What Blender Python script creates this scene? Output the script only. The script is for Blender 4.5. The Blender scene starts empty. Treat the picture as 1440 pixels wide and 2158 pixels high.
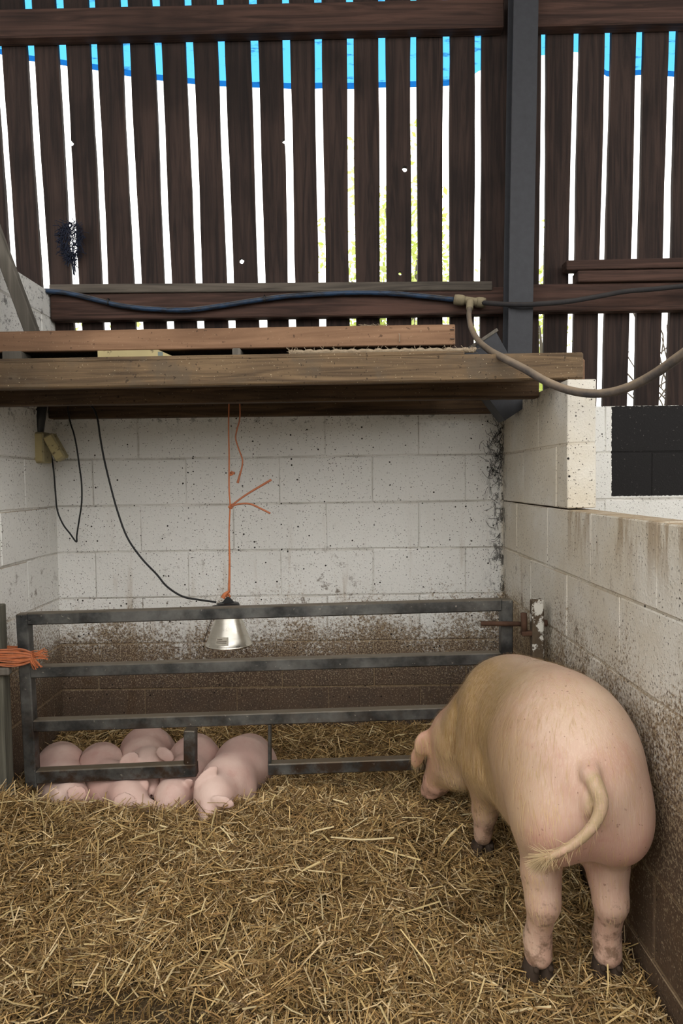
import bpy, bmesh, math, random
import numpy as np
from mathutils import Vector, Matrix, noise as mnoise
random.seed(7); rng = np.random.default_rng(7)
scene = bpy.context.scene
C = scene.collection

# ------------------------------------------------------------------ camera, sky, exposure
F = 1438.667; CZ = 1.463
_p, _q = math.radians(2.725), math.radians(-0.747)
_w = np.array([0, math.cos(_p), -math.sin(_p)]); _r0 = np.array([1., 0, 0]); _u0 = np.cross(_r0, _w)
_r = math.cos(_q)*_r0 + math.sin(_q)*_u0; _u = -math.sin(_q)*_r0 + math.cos(_q)*_u0
cam = bpy.data.cameras.new('camera'); cam.lens = 24; cam.sensor_width = 36; cam.sensor_fit = 'AUTO'
cam.clip_start = 0.02; cam.clip_end = 200
co = bpy.data.objects.new('camera', cam); C.objects.link(co)
co.matrix_world = Matrix(((_r[0], _u[0], -_w[0], 0), (_r[1], _u[1], -_w[1], 0), (_r[2], _u[2], -_w[2], CZ), (0, 0, 0, 1)))
scene.camera = co
scene.cycles.max_bounces = 6; scene.cycles.diffuse_bounces = 3; scene.cycles.glossy_bounces = 3; scene.cycles.transmission_bounces = 3
world = bpy.data.worlds.new('overcast_sky'); scene.world = world; world.use_nodes = True
bg = world.node_tree.nodes['Background']; bg.inputs[0].default_value = (1.0, 0.985, 0.96, 1); bg.inputs[1].default_value = 1.5
vs = scene.view_settings
vs.view_transform = 'Standard'; vs.look = 'None'; vs.gamma = 1; vs.use_curve_mapping = False; vs.exposure = 1.18

def at(px, py, X=None, Y=None, Z=None):
    """point of the pen seen at a photo position, at a known distance (Y), side (X) or height (Z)"""
    d = _w + _r*(px-720)/F + _u*(1079-py)/F
    t = X/d[0] if X is not None else (Y/d[1] if Y is not None else (Z-CZ)/d[2])
    return Vector((d[0]*t, d[1]*t, CZ + d[2]*t))

XL, XR, YB = -1.38, 0.781, 3.30      # pen walls
CH = 0.225                           # block course

# ------------------------------------------------------------------ helpers
def tag(o, label=None, cat=None, group=None, kind=None):
    if label: o['label'] = label
    if cat: o['category'] = cat
    if group: o['group'] = group
    if kind: o['kind'] = kind
    return o

def link(name, me, m=None, parent=None):
    o = bpy.data.objects.new(name, me); C.objects.link(o)
    if m is not None and not me.materials: me.materials.append(m)
    if parent is not None:
        o.parent = parent
        o.matrix_parent_inverse = parent.matrix_world.inverted()
    return o

def empty(name, loc, label, cat, group=None):
    o = bpy.data.objects.new(name, None); C.objects.link(o); o.location = loc
    o.matrix_world = Matrix.Translation(Vector(loc)); o.empty_display_size = .05
    return tag(o, label, cat, group)

def mesh(name, v, f, smooth=False):
    me = bpy.data.meshes.new(name); me.from_pydata([tuple(a) for a in v], [], f); me.update()
    if smooth: me.polygons.foreach_set('use_smooth', [True]*len(me.polygons))
    return me

def bm_mesh(name, bm, smooth=False):
    bmesh.ops.recalc_face_normals(bm, faces=bm.faces)
    me = bpy.data.meshes.new(name); bm.to_mesh(me); bm.free()
    if smooth: me.polygons.foreach_set('use_smooth', [True]*len(me.polygons))
    return me

def add_box(bm, c, s, rot=None, bevel=0.0):
    m = Matrix.Translation(Vector(c)) @ (rot.to_4x4() if rot is not None else Matrix())
    r = bmesh.ops.create_cube(bm, size=1.0)
    vs_ = r['verts']
    bmesh.ops.scale(bm, vec=s, verts=vs_)
    if bevel > 0:
        ed = list({e for v in vs_ for e in v.link_edges})
        g = bmesh.ops.bevel(bm, geom=ed, offset=bevel, segments=1, affect='EDGES')
        vs_ = list(set(g['verts']) | {v for v in vs_ if v.is_valid})
    bmesh.ops.transform(bm, matrix=m, verts=[v for v in vs_ if v.is_valid])

def box(name, c, s, m, parent=None, bevel=0.003, rot=None):
    bm = bmesh.new(); add_box(bm, (0, 0, 0), s, rot, bevel)
    bmesh.ops.translate(bm, vec=Vector(c), verts=bm.verts)
    return link(name, bm_mesh(name, bm), m, parent)

def bar_frame(p0, p1, upv=(0, 0, 1)):
    p0, p1 = Vector(p0), Vector(p1); x = (p1-p0).normalized(); y = Vector(upv).cross(x)
    if y.length < 1e-4: y = Vector((0, 1, 0)).cross(x)
    y.normalize(); z = x.cross(y)
    return Matrix((x, y, z)).transposed(), (p1-p0).length

def bar(name, p0, p1, wy, hz, m, parent=None, bevel=0.003, upv=(0, 0, 1)):
    rot, L = bar_frame(p0, p1, upv)
    return box(name, (Vector(p0)+Vector(p1))/2, (L, wy, hz), m, parent, bevel, rot)

def catmull(pts, n=8):
    P = [Vector(p) for p in pts]; P = [P[0]*2-P[1]] + P + [P[-1]*2-P[-2]]; out = []
    for i in range(1, len(P)-2):
        a, b, c, d = P[i-1:i+3]
        for k in range(n):
            t = k/n
            out.append(.5*((2*b)+(c-a)*t+(2*a-5*b+4*c-d)*t*t+(3*b-a-3*c+d)*t**3))
    out.append(P[-2]); return out

def tube_geo(path, rad, seg=8, V=None, Fc=None, caps=True):
    V = [] if V is None else V; Fc = [] if Fc is None else Fc
    n = len(path); base = len(V); prev = None
    rr = rad if hasattr(rad, '__len__') else [rad]*n
    for i, p in enumerate(path):
        t = (path[min(i+1, n-1)]-path[max(i-1, 0)]).normalized()
        if prev is None:
            a = Vector((0, 0, 1)) if abs(t.z) < .9 else Vector((1, 0, 0))
            u = t.cross(a).normalized()
        else:
            u = (prev - t*prev.dot(t)).normalized()
        prev = u; v = t.cross(u); r = rr[i] if len(rr) == n else rr[int(i/(n-1)*(len(rr)-1))]
        for k in range(seg):
            an = 2*math.pi*k/seg; V.append(p + u*(r*math.cos(an)) + v*(r*math.sin(an)))
    for i in range(n-1):
        for k in range(seg):
            a = base+i*seg+k; b = base+i*seg+(k+1) % seg
            Fc.append((a, b, b+seg, a+seg))
    if caps:
        Fc.append(tuple(base+k for k in range(seg))[::-1]); Fc.append(tuple(base+(n-1)*seg+k for k in range(seg)))
    return V, Fc

def tube(name, pts, rad, m, parent=None, seg=8, n=8, smoothpath=True):
    path = catmull(pts, n) if smoothpath else [Vector(p) for p in pts]
    if hasattr(rad, '__len__'):
        rad = list(np.interp(np.linspace(0, 1, len(path)), np.linspace(0, 1, len(rad)), rad))
    V, Fc = tube_geo(path, rad, seg)
    return link(name, mesh(name, V, Fc, True), m, parent)

def lathe(name, prof, m, parent=None, seg=32, loc=(0, 0, 0), rot=None):
    V, Fc = [], []
    for r, z in prof:
        for k in range(seg):
            a = 2*math.pi*k/seg; V.append(Vector((r*math.cos(a), r*math.sin(a), z)))
    for i in range(len(prof)-1):
        for k in range(seg):
            a = i*seg+k; b = i*seg+(k+1) % seg; Fc.append((a, b, b+seg, a+seg))
    M = Matrix.Translation(Vector(loc)) @ (rot.to_4x4() if rot is not None else Matrix())
    return link(name, mesh(name, [M @ v for v in V], Fc, True), m, parent)

# ------------------------------------------------------------------ materials
class NT:
    def __init__(s, name, rough=.8, metal=0.0, spec=.3):
        s.m = bpy.data.materials.new(name); s.m.use_nodes = True; s.t = s.m.node_tree
        s.b = s.t.nodes['Principled BSDF']; s.b.inputs['Roughness'].default_value = rough
        s.b.inputs['Metallic'].default_value = metal; s.b.inputs['Specular IOR Level'].default_value = spec
        s.pos = s.n('ShaderNodeNewGeometry').outputs['Position']
        s.obj = s.n('ShaderNodeTexCoord').outputs['Object']
    def n(s, t, **kw):
        nd = s.t.nodes.new(t)
        for k, v in kw.items(): setattr(nd, k, v)
        return nd
    def set(s, sock, v):
        if hasattr(v, 'is_output') or isinstance(v, bpy.types.NodeSocket): s.t.links.new(v, sock)
        else:
            if hasattr(v, '__len__') and len(v) == 3 and sock.type == 'RGBA': v = (*v, 1)
            sock.default_value = v
    def math(s, op, a, b=0.0, c=0.0, clamp=False):
        nd = s.n('ShaderNodeMath', operation=op, use_clamp=clamp)
        s.set(nd.inputs[0], a); s.set(nd.inputs[1], b); s.set(nd.inputs[2], c); return nd.outputs[0]
    def mapv(s, v, scale=(1, 1, 1), rot=(0, 0, 0), loc=(0, 0, 0)):
        nd = s.n('ShaderNodeMapping'); s.set(nd.inputs[0], v)
        nd.inputs['Scale'].default_value = scale; nd.inputs['Rotation'].default_value = rot; nd.inputs['Location'].default_value = loc
        return nd.outputs[0]
    def noise(s, v, scale, detail=3, rough=.55, dist=0.0, out=0):
        nd = s.n('ShaderNodeTexNoise'); s.set(nd.inputs['Vector'], v); nd.inputs['Scale'].default_value = scale
        nd.inputs['Detail'].default_value = detail; nd.inputs['Roughness'].default_value = rough
        nd.inputs['Distortion'].default_value = dist; return nd.outputs[out]
    def voro(s, v, scale, feature='F1', rnd=1.0):
        nd = s.n('ShaderNodeTexVoronoi', feature=feature); s.set(nd.inputs['Vector'], v); nd.inputs['Scale'].default_value = scale
        nd.inputs['Randomness'].default_value = rnd; return nd
    def ss(s, v, a, b, lo=0.0, hi=1.0):
        nd = s.n('ShaderNodeMapRange', interpolation_type='SMOOTHSTEP'); s.set(nd.inputs[0], v)
        nd.inputs[1].default_value = a; nd.inputs[2].default_value = b; nd.inputs[3].default_value = lo; nd.inputs[4].default_value = hi
        return nd.outputs[0]
    def mix(s, fac, a, b, mode='MIX'):
        nd = s.n('ShaderNodeMix', data_type='RGBA', blend_type=mode); s.set(nd.inputs[0], fac)
        s.set(nd.inputs[6], a); s.set(nd.inputs[7], b); return nd.outputs[2]
    def sep(s, v):
        nd = s.n('ShaderNodeSeparateXYZ'); s.set(nd.inputs[0], v); return nd.outputs
    def col(s, c): s.set(s.b.inputs['Base Color'], c)
    def bump(s, h, strength=.3, dist=.01):
        nd = s.n('ShaderNodeBump'); s.set(nd.inputs['Height'], h); nd.inputs['Strength'].default_value = strength
        nd.inputs['Distance'].default_value = dist; s.t.links.new(nd.outputs[0], s.b.inputs['Normal'])

def simple(name, c, rough=.7, metal=0.0, var=.25, scale=20, spec=.3):
    t = NT(name, rough, metal, spec); k = t.noise(t.pos, scale, 4)
    t.col(t.mix(k, tuple(x*(1-var) for x in c), tuple(min(1, x*(1+var)) for x in c)))
    t.bump(t.noise(t.pos, scale*6, 3), .15, .004)
    return t.m

def wood(name, dark, light, axis=0, scale=6, rough=.8, specks=0.0, bumps=.25, dirt=None):
    t = NT(name, rough)
    sc = [14*scale/6]*3; sc[axis] = .7*scale/6
    v = t.mapv(t.pos, tuple(sc)); g = t.noise(v, 3.0, 5, .6, 1.2)
    big = t.noise(t.pos, 2.2, 3)
    c = t.mix(t.ss(g, .3, .7), dark, light)
    c = t.mix(t.math('MULTIPLY', t.ss(big, .45, .7), .55), c, tuple(x*.45 for x in dark))
    if dirt: c = t.mix(t.ss(t.noise(t.pos, 5, 4, .7), .5, .66, 0, .7), c, dirt)
    if specks:
        sp = t.noise(t.pos, 160, 2); c = t.mix(t.ss(sp, .70, .74, 0, specks), c, (.6, .5, .33))
        c = t.mix(t.ss(t.noise(t.pos, 70, 2), .66, .72, 0, .7), c, tuple(x*.3 for x in dark))
    t.col(c); t.bump(t.math('ADD', g, t.math('MULTIPLY', t.noise(t.pos, 90, 3), .5)), bumps, .006)
    return t.m

def block_paint(mortar=False):
    t = NT('painted_mortar' if mortar else 'whitewashed_block', .85, spec=.2)
    x, y, z = t.sep(t.pos)
    c = t.mix(t.noise(t.pos, 2.5, 4), (.66, .65, .61), (.83, .82, .785))
    if mortar: c = t.mix(t.ss(t.noise(t.pos, 3, 5, .7), .35, .65), (.42, .40, .36), (.74, .725, .68))
    inner = t.ss(x, .885, .90, 1, 0)
    # old dirt and warm lighting, both painted into the wall by the sow's side
    side = t.math('MULTIPLY', t.ss(x, .76, .785), t.ss(t.noise(t.pos, 3.2, 4, .6), .25, .7, .30, .75))
    c = t.mix(t.math('MULTIPLY', side, inner), c, (.52, .44, .31))
    # running stains
    streak = t.noise(t.mapv(t.pos, (1, 1, .12)), 14, 4, .65)
    c = t.mix(t.math('MULTIPLY', t.ss(streak, .55, .75), t.ss(z, 1.4, .7, .05, .6)), c, (.30, .20, .10))
    # muck line: below it the paint is caked, speckled with bare grit
    big = t.math('MULTIPLY', t.math('SUBTRACT', t.noise(t.pos, 3.0, 5, .65), .5), 1.5)
    fine = t.math('MULTIPLY', t.math('SUBTRACT', t.noise(t.pos, 95, 4, .8), .5), 2.6)
    line = t.math('ADD', .83, t.math('MULTIPLY', t.ss(x, .76, .785), .13))
    lvl = t.math('MULTIPLY', t.math('SUBTRACT', line, z), 2.3)
    mk = t.ss(t.math('ADD', t.math('ADD', lvl, big), fine), -.1, .40)
    grit = t.ss(t.math('ADD', t.noise(t.pos, 140, 3, .7), t.math('MULTIPLY', t.ss(z, .2, .85), .15)), .585, .685)
    dark = t.mix(t.noise(t.pos, 6, 4, .7), (.022, .011, .006), (.13, .070, .032))
    muck = t.mix(t.math('MULTIPLY', grit, .85), dark, (.36, .275, .17))
    if mortar: muck = t.mix(.55, muck, (.30, .21, .115))
    c = t.mix(t.math('MULTIPLY', mk, .95), c, muck)
    blot = t.math('MULTIPLY', t.ss(t.noise(t.pos, 13, 5, .75), .57, .66), t.ss(z, 1.35, .85, 0, .8))
    c = t.mix(t.math('MULTIPLY', blot, t.ss(t.noise(t.pos, 2.3, 2), .45, .6)), c, (.10, .062, .034))
    nz = t.sep(t.n('ShaderNodeNewGeometry').outputs['Normal'])[2]
    c = t.mix(t.ss(nz, .6, .9, 0, .8), c, t.mix(t.noise(t.pos, 12, 4), (.20, .13, .07), (.45, .35, .22)))
    drip = t.math('MULTIPLY', t.math('MULTIPLY', t.ss(t.noise(t.mapv(t.pos, (1, 1, .15)), 18, 4, .7), .48, .62), t.ss(z, 1.12, 1.34)), t.math('MULTIPLY', t.ss(y, 2.36, 2.34), t.ss(z, 1.352, 1.348)))
    c = t.mix(t.math('MULTIPLY', drip, .6), c, (.26, .17, .085))
    # fly specks of several sizes
    s1 = t.ss(t.noise(t.pos, 110, 2, .6), .635, .665)
    c = t.mix(t.math('MULTIPLY', s1, t.ss(t.noise(t.pos, 5, 2), .35, .6, .35, .9)), c, (.05, .038, .028))
    for sc, th in ((38, .84), (80, .78)):
        vo = t.voro(t.pos, sc); d = t.ss(vo.outputs['Distance'], .20, .12); rs = t.n('ShaderNodeSeparateColor'); t.set(rs.inputs[0], vo.outputs['Color'])
        c = t.mix(t.math('MULTIPLY', d, t.ss(rs.outputs[0], th, th+.02)), c, (.02, .016, .013))
    # cobweb grime high under the shelf and up the corner
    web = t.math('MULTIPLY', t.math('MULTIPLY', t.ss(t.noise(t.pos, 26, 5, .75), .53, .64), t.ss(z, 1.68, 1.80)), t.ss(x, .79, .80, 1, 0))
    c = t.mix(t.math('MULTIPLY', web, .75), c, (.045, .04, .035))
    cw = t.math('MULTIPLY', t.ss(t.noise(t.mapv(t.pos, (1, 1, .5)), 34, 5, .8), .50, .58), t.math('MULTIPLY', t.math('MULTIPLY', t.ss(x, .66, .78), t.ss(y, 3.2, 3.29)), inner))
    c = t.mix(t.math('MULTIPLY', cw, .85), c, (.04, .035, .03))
    # painted black panel of two courses beyond the dividing wall
    e = t.math('MULTIPLY', t.math('SUBTRACT', t.noise(t.pos, 60, 2), .5), .012)
    pan = t.math('MULTIPLY', t.math('GREATER_THAN', t.math('ADD', x, e), 1.306), t.math('MULTIPLY', t.math('GREATER_THAN', t.math('ADD', z, e), 1.365), t.math('LESS_THAN', t.math('ADD', z, e), 1.797)))
    pan = t.math('MULTIPLY', pan, t.math('GREATER_THAN', y, 3.2))
    c = t.mix(pan, c, (.012, .011, .011) if mortar else t.mix(t.ss(t.noise(t.pos, 80, 2), .66, .74), (.016, .015, .015), (.09, .085, .08)))
    t.col(c)
    h = t.math('ADD', t.noise(t.pos, 110, 3, .65), t.math('MULTIPLY', t.noise(t.pos, 22, 3), .6))
    t.bump(h, .55, .006)
    return t.m

M = {}
M['block'] = block_paint()
M['mortar'] = block_paint(True)
M['slat'] = wood('weathered_slat', (.016, .0105, .009), (.046, .028, .022), 2, 5, .9, bumps=.4)
M['rail'] = wood('brown_rail', (.030, .017, .013), (.085, .045, .033), 0, 5, .9, bumps=.35)
M['rail_grey'] = wood('grey_rail', (.05, .042, .034), (.12, .10, .08), 0, 5, .9, bumps=.35)
M['beam'] = wood('stained_beam', (.070, .045, .025), (.185, .122, .066), 0, 6, .8, specks=.6, bumps=.35, dirt=(.10, .075, .05))
M['joist'] = wood('brown_joist', (.035, .021, .012), (.11, .066, .034), 0, 5, .85, specks=.4)
M['plank'] = wood('orange_plank', (.17, .092, .050), (.28, .160, .092), 0, 3, .8, specks=.25, bumps=.12)
M['deck'] = wood('deck_board', (.05, .033, .02), (.12, .08, .05), 1, 5, .9)
M['strut'] = wood('grey_strut', (.09, .08, .065), (.17, .15, .125), 2, 4, .9)
M['post_steel'] = simple('dark_steel', (.030, .031, .036), .65, .0, .35, 30, .4)
M['galv'] = None
def gate_steel():
    t = NT('worn_gate_steel', .42, .75, .5)
    k = t.noise(t.pos, 7, 5, .65)
    c = t.mix(t.ss(k, .3, .7), (.045, .048, .050), (.20, .20, .19))
    z = t.sep(t.pos)[2]
    rust = t.math('MULTIPLY', t.ss(t.noise(t.pos, 12, 5, .7), .42, .62), t.ss(z, .62, .40, .12, .9))
    c = t.mix(rust, c, (.075, .045, .027))
    c = t.mix(t.ss(t.noise(t.pos, 60, 3), .68, .74, 0, .7), c, (.45, .42, .36))
    nz = t.sep(t.n('ShaderNodeNewGeometry').outputs['Normal'])[2]
    c = t.mix(t.ss(nz, .5, .9, 0, .8), c, (.24, .19, .13))
    t.col(c); t.set(t.b.inputs['Roughness'], t.ss(k, .2, .8, .36, .6)); t.bump(t.noise(t.pos, 80, 3), .12, .003); return t.m
M['gate'] = gate_steel()
M['rust'] = simple('rusty_iron', (.085, .045, .028), .85, .2, .5, 40)
def flaky():
    t = NT('flaking_white_paint', .8); k = t.ss(t.noise(t.pos, 16, 5, .7), .50, .56)
    t.col(t.mix(k, t.mix(t.noise(t.pos, 40, 3), (.05, .035, .022), (.13, .095, .06)), (.62, .60, .54))); t.bump(k, .4, .004); return t.m
M['flaky'] = flaky()
M['fence_post'] = wood('grey_green_post', (.07, .066, .05), (.17, .16, .125), 2, 4, .9)
M['alu'] = None
def alu():
    t = NT('spun_aluminium', .32, 1.0)
    k = t.noise(t.mapv(t.pos, (1, 1, 6)), 20, 3)
    t.col(t.mix(k, (.62, .58, .50), (.80, .77, .70))); t.set(t.b.inputs['Roughness'], t.ss(t.noise(t.pos, 25, 4), .3, .7, .24, .42)); return t.m
M['alu'] = alu()
M['black'] = simple('black_plastic', (.012, .012, .013), .4, 0, .3, 30, .5)
M['cable'] = simple('black_cable', (.010, .010, .010), .5, 0, .3, 30)
def blue_pipe():
    t = NT('dusty_blue_pipe', .5, 0, .4)
    k = t.ss(t.noise(t.mapv(t.pos, (3, 9, 9)), 5, 5, .7), .40, .62)
    nz = t.sep(t.n('ShaderNodeNewGeometry').outputs['Normal'])[2]
    dust = t.math('MULTIPLY', t.ss(nz, .35, .9), t.ss(t.noise(t.pos, 14, 4, .7), .3, .6, .3, .9))
    c = t.mix(k, (.016, .040, .085), (.010, .013, .02)); t.col(t.mix(dust, c, (.16, .135, .11))); return t.m
M['bluepipe'] = blue_pipe()
def dusty(name, c0, dustc):
    t = NT(name, .75)
    nz = t.sep(t.n('ShaderNodeNewGeometry').outputs['Normal'])[2]
    k = t.math('ADD', t.ss(nz, -.3, .8, 0, .6), t.math('SUBTRACT', t.noise(t.pos, 12, 5, .7), .35), clamp=True)
    t.col(t.mix(k, c0, dustc)); t.bump(t.noise(t.pos, 150, 3), .3, .003); return t.m
M['hose'] = dusty('dusty_hose', (.045, .040, .040), (.30, .225, .15))
M['blackpipe'] = dusty('dusty_black_pipe', (.012, .012, .014), (.05, .042, .038))
M['fitting'] = dusty('dusty_brass_fitting', (.12, .10, .06), (.33, .27, .17))
def tarp(name, c, dark):
    t = NT(name, .5); nt = t.t
    k = t.noise(t.mapv(t.pos, (2, 1, 9)), 4, 4, .7)
    cc = t.mix(t.ss(k, .55, .68, 0, .8), c, dark)
    tr = t.n('ShaderNodeBsdfTranslucent'); t.set(tr.inputs[0], cc); df = t.n('ShaderNodeBsdfDiffuse'); t.set(df.inputs[0], cc)
    mx = t.n('ShaderNodeMixShader'); mx.inputs[0].default_value = .12
    nt.links.new(tr.outputs[0], mx.inputs[1]); nt.links.new(df.outputs[0], mx.inputs[2])
    nt.links.new(mx.outputs[0], nt.nodes['Material Output'].inputs[0]); return t.m
M['tarp'] = tarp('blue_tarpaulin', (.085, .44, .88), (.012, .11, .31))
M['hem'] = tarp('blue_hem', (.008, .11, .38), (.004, .05, .2))
M['twine'] = simple('orange_twine', (.50, .16, .065), .75, 0, .4, 60)
M['twine_faded'] = simple('faded_orange_twine', (.42, .15, .075), .8, 0, .4, 60)
M['dark_twine'] = simple('dark_blue_twine', (.010, .014, .03), .7, 0, .6, 60)
M['rope'] = simple('straw_rope', (.30, .235, .16), .95, 0, .4, 90)
M['mesh'] = simple('rusty_wire', (.07, .055, .045), .8, .3, .4, 60)
M['yellow'] = None
def yellowed(name, c, spot):
    t = NT(name, .6, 0, .35); k = t.ss(t.noise(t.pos, 30, 4, .7), .56, .66)
    t.col(t.mix(t.math('MULTIPLY', k, .8), t.mix(t.noise(t.pos, 6, 3), c, tuple(x*.55 for x in c)), spot)); return t.m
M['yellow'] = yellowed('stained_yellow_board', (.50, .41, .20), (.07, .05, .025))
M['socket'] = yellowed('grimy_cream_plastic', (.40, .345, .19), (.10, .065, .03))
M['label_print'] = simple('printed_label', (.16, .19, .17), .7, 0, .3, 40)
def ground():
    t = NT('trodden_earth', .95); k = t.noise(t.pos, 7, 6, .7); s = t.noise(t.pos, 120, 3, .7)
    c = t.mix(k, (.030, .018, .008), (.10, .065, .03)); c = t.mix(t.ss(s, .54, .66, 0, .75), c, (.34, .26, .13))
    t.col(c); t.bump(t.math('ADD', k, s), .6, .012); return t.m
M['ground'] = ground()
M['floor'] = simple('concrete_floor', (.22, .20, .17), .9, 0, .3, 8)
M['yard'] = simple('yard_ground', (.30, .28, .24), .95, 0, .3, 3)
M['roof'] = simple('fibre_cement_roof', (.20, .19, .18), .95, 0, .2, 5)
def straw_m():
    t = NT('straw', .55, 0, .35); a = t.n('ShaderNodeAttribute', attribute_name='Col').outputs['Color']; t.col(a); return t.m
M['straw'] = straw_m()
def leafm(name, c1, c2):
    t = NT(name, .6); a = t.n('ShaderNodeAttribute', attribute_name='Col').outputs['Fac']
    cc = t.mix(a, c1, c2); nt = t.t
    tr = t.n('ShaderNodeBsdfTranslucent'); t.set(tr.inputs[0], cc); df = t.n('ShaderNodeBsdfDiffuse'); t.set(df.inputs[0], cc)
    mx = t.n('ShaderNodeMixShader'); mx.inputs[0].default_value = .5
    nt.links.new(tr.outputs[0], mx.inputs[1]); nt.links.new(df.outputs[0], mx.inputs[2])
    nt.links.new(mx.outputs[0], nt.nodes['Material Output'].inputs[0]); return t.m
M['leaf'] = leafm('spring_leaf', (.42, .52, .10), (.70, .74, .36))
M['bark'] = simple('grey_bark', (.14, .12, .10), .95, 0, .3, 20)

def skin(name, base, blotch, tan, tan_amt, dirt_z=None):
    t = NT(name, .52, 0, .35)
    x, y, z = t.sep(t.pos)
    n1 = t.noise(t.pos, 4.5, 4, .6); n2 = t.noise(t.pos, 16, 4, .6)
    c = t.mix(t.ss(n1, .3, .7), base, blotch)
    if tan_amt:
        st = t.noise(t.mapv(t.pos, (40, 40, 3.5)), 5, 4, .65); c = t.mix(t.ss(st, .45, .7, 0, .35), c, (.76, .60, .45)); c = t.mix(t.ss(n2, .55, .72, 0, .4), c, (.55, .29, .225))
        fl = t.math('MULTIPLY', t.ss(y, 1.74, 1.98), t.ss(x, .62, .47))      # golden bristle colour along the flank
        hairs = t.noise(t.mapv(t.pos, (30, 8, 2.2)), 5, 4, .6)
        k = t.math('MULTIPLY', fl, t.ss(hairs, .25, .65, .62, 1.0))
        k = t.math('MULTIPLY', k, t.ss(z, .30, .55, .2, tan_amt))
        k = t.math('MULTIPLY', k, t.ss(y, 2.46, 2.34))
        c = t.mix(k, c, tan)
        c = t.mix(t.math('MULTIPLY', t.ss(x, .50, .40), t.math('MULTIPLY', t.ss(y, 1.9, 1.8), .55)), c, tan)
        top = t.math('MULTIPLY', t.ss(z, .80, .92), t.ss(hairs, .3, .7, .1, .55)); c = t.mix(top, c, (.60, .45, .29))
        pk = t.math('MULTIPLY', t.ss(y, 1.66, 1.56), t.ss(z, .70, .55)); c = t.mix(t.math('MULTIPLY', pk, .55), c, (.62, .30, .245))
        tl = t.math('MULTIPLY', t.ss(y, 1.534, 1.520), t.ss(t.noise(t.pos, 40, 4, .7), .35, .6, .35, .9)); c = t.mix(tl, c, (.46, .34, .19))
        hd = t.math('MULTIPLY', t.ss(y, 2.38, 2.46), .6); c = t.mix(hd, c, (.60, .31, .21))
        d = t.ss(t.math('ADD', t.math('MULTIPLY', t.math('SUBTRACT', .42, z), 1.6), t.math('MULTIPLY', t.math('SUBTRACT', t.noise(t.pos, 30, 5, .7), .5), 2.2)), .12, .55)
        c = t.mix(t.math('MULTIPLY', d, .75), c, (.15, .085, .045))
        sp = t.ss(t.noise(t.pos, 90, 2, .5), .69, .73); c = t.mix(t.math('MULTIPLY', sp, .55), c, (.20, .09, .06))
    else:
        c = t.mix(t.ss(n2, .55, .75, 0, .5), c, tan)
    t.col(c)
    t.b.inputs['Sheen Weight'].default_value = .06; t.b.inputs['Sheen Roughness'].default_value = .5
    h = t.math('ADD', t.noise(t.mapv(t.pos, (60, 25, 6)), 6, 3), t.math('MULTIPLY', n2, .7)); t.bump(h, .22, .004)
    return t.m
M['sow'] = skin('sow_skin', (.60, .365, .275), (.67, .475, .365), (.37, .225, .078), 1.0)
M['piglet'] = skin('piglet_skin', (.66, .42, .36), (.77, .57, .49), (.60, .32, .27), 0)
M['hoof'] = simple('muddy_hoof', (.05, .033, .022), .85, 0, .5, 40)
M['bristle'] = simple('golden_bristle', (.66, .48, .25), .5, 0, .3, 10)
M['tuft'] = simple('cream_tuft', (.62, .47, .28), .6, 0, .3, 20)
M['nostril'] = simple('dark_nostril', (.10, .03, .03), .6, 0, .2, 20)

# ------------------------------------------------------------------ setting
def block_me(sx, sy, sz, seed):
    bm = bmesh.new(); add_box(bm, (0, 0, 0), (sx, sy, sz), None, .0040)
    r = random.Random(seed)
    for v in bm.verts: v.co += Vector((r.uniform(-1, 1), r.uniform(-.6, .6), r.uniform(-1, 1)))*.0012
    return bm_mesh('block', bm)
_bc = {}
def block(parent, c, s):
    key = tuple(round(a, 3) for a in s)
    if key not in _bc: _bc[key] = [block_me(*s, k) for k in range(3)]
    me = random.choice(_bc[key]); o = link('block', me, M['block'], parent)
    o.location = Vector(c) + Vector((random.uniform(-1, 1), random.uniform(-1, 1), 0))*.0012
    return o
def courses(parent, axis, a0, a1, face, thick, z0, z1, off):
    """blocks in running bond along axis (0 = x, 1 = y); face..face+thick is the wall's thickness"""
    k = int(round(z0/CH)); z = z0; J = .0055
    while z < z1-1e-4:
        zt = min(z+CH, z1); o = off + (.225 if k % 2 else 0)
        n0 = math.floor((a0-o)/.45); p = o+n0*.45
        while p < a1:
            b0, b1 = max(p, a0), min(p+.45, a1)
            if b1-b0 > .03:
                ln = b1-b0-.0028; cc = (b0+b1)/2
                c = [0, 0, (z+zt)/2]; s = [0, 0, zt-z-J]; c[axis] = cc; s[axis] = ln
                c[1-axis] = face+thick/2; s[1-axis] = abs(thick); block(parent, c, s)
            p += .45
        z = zt; k += 1

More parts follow.
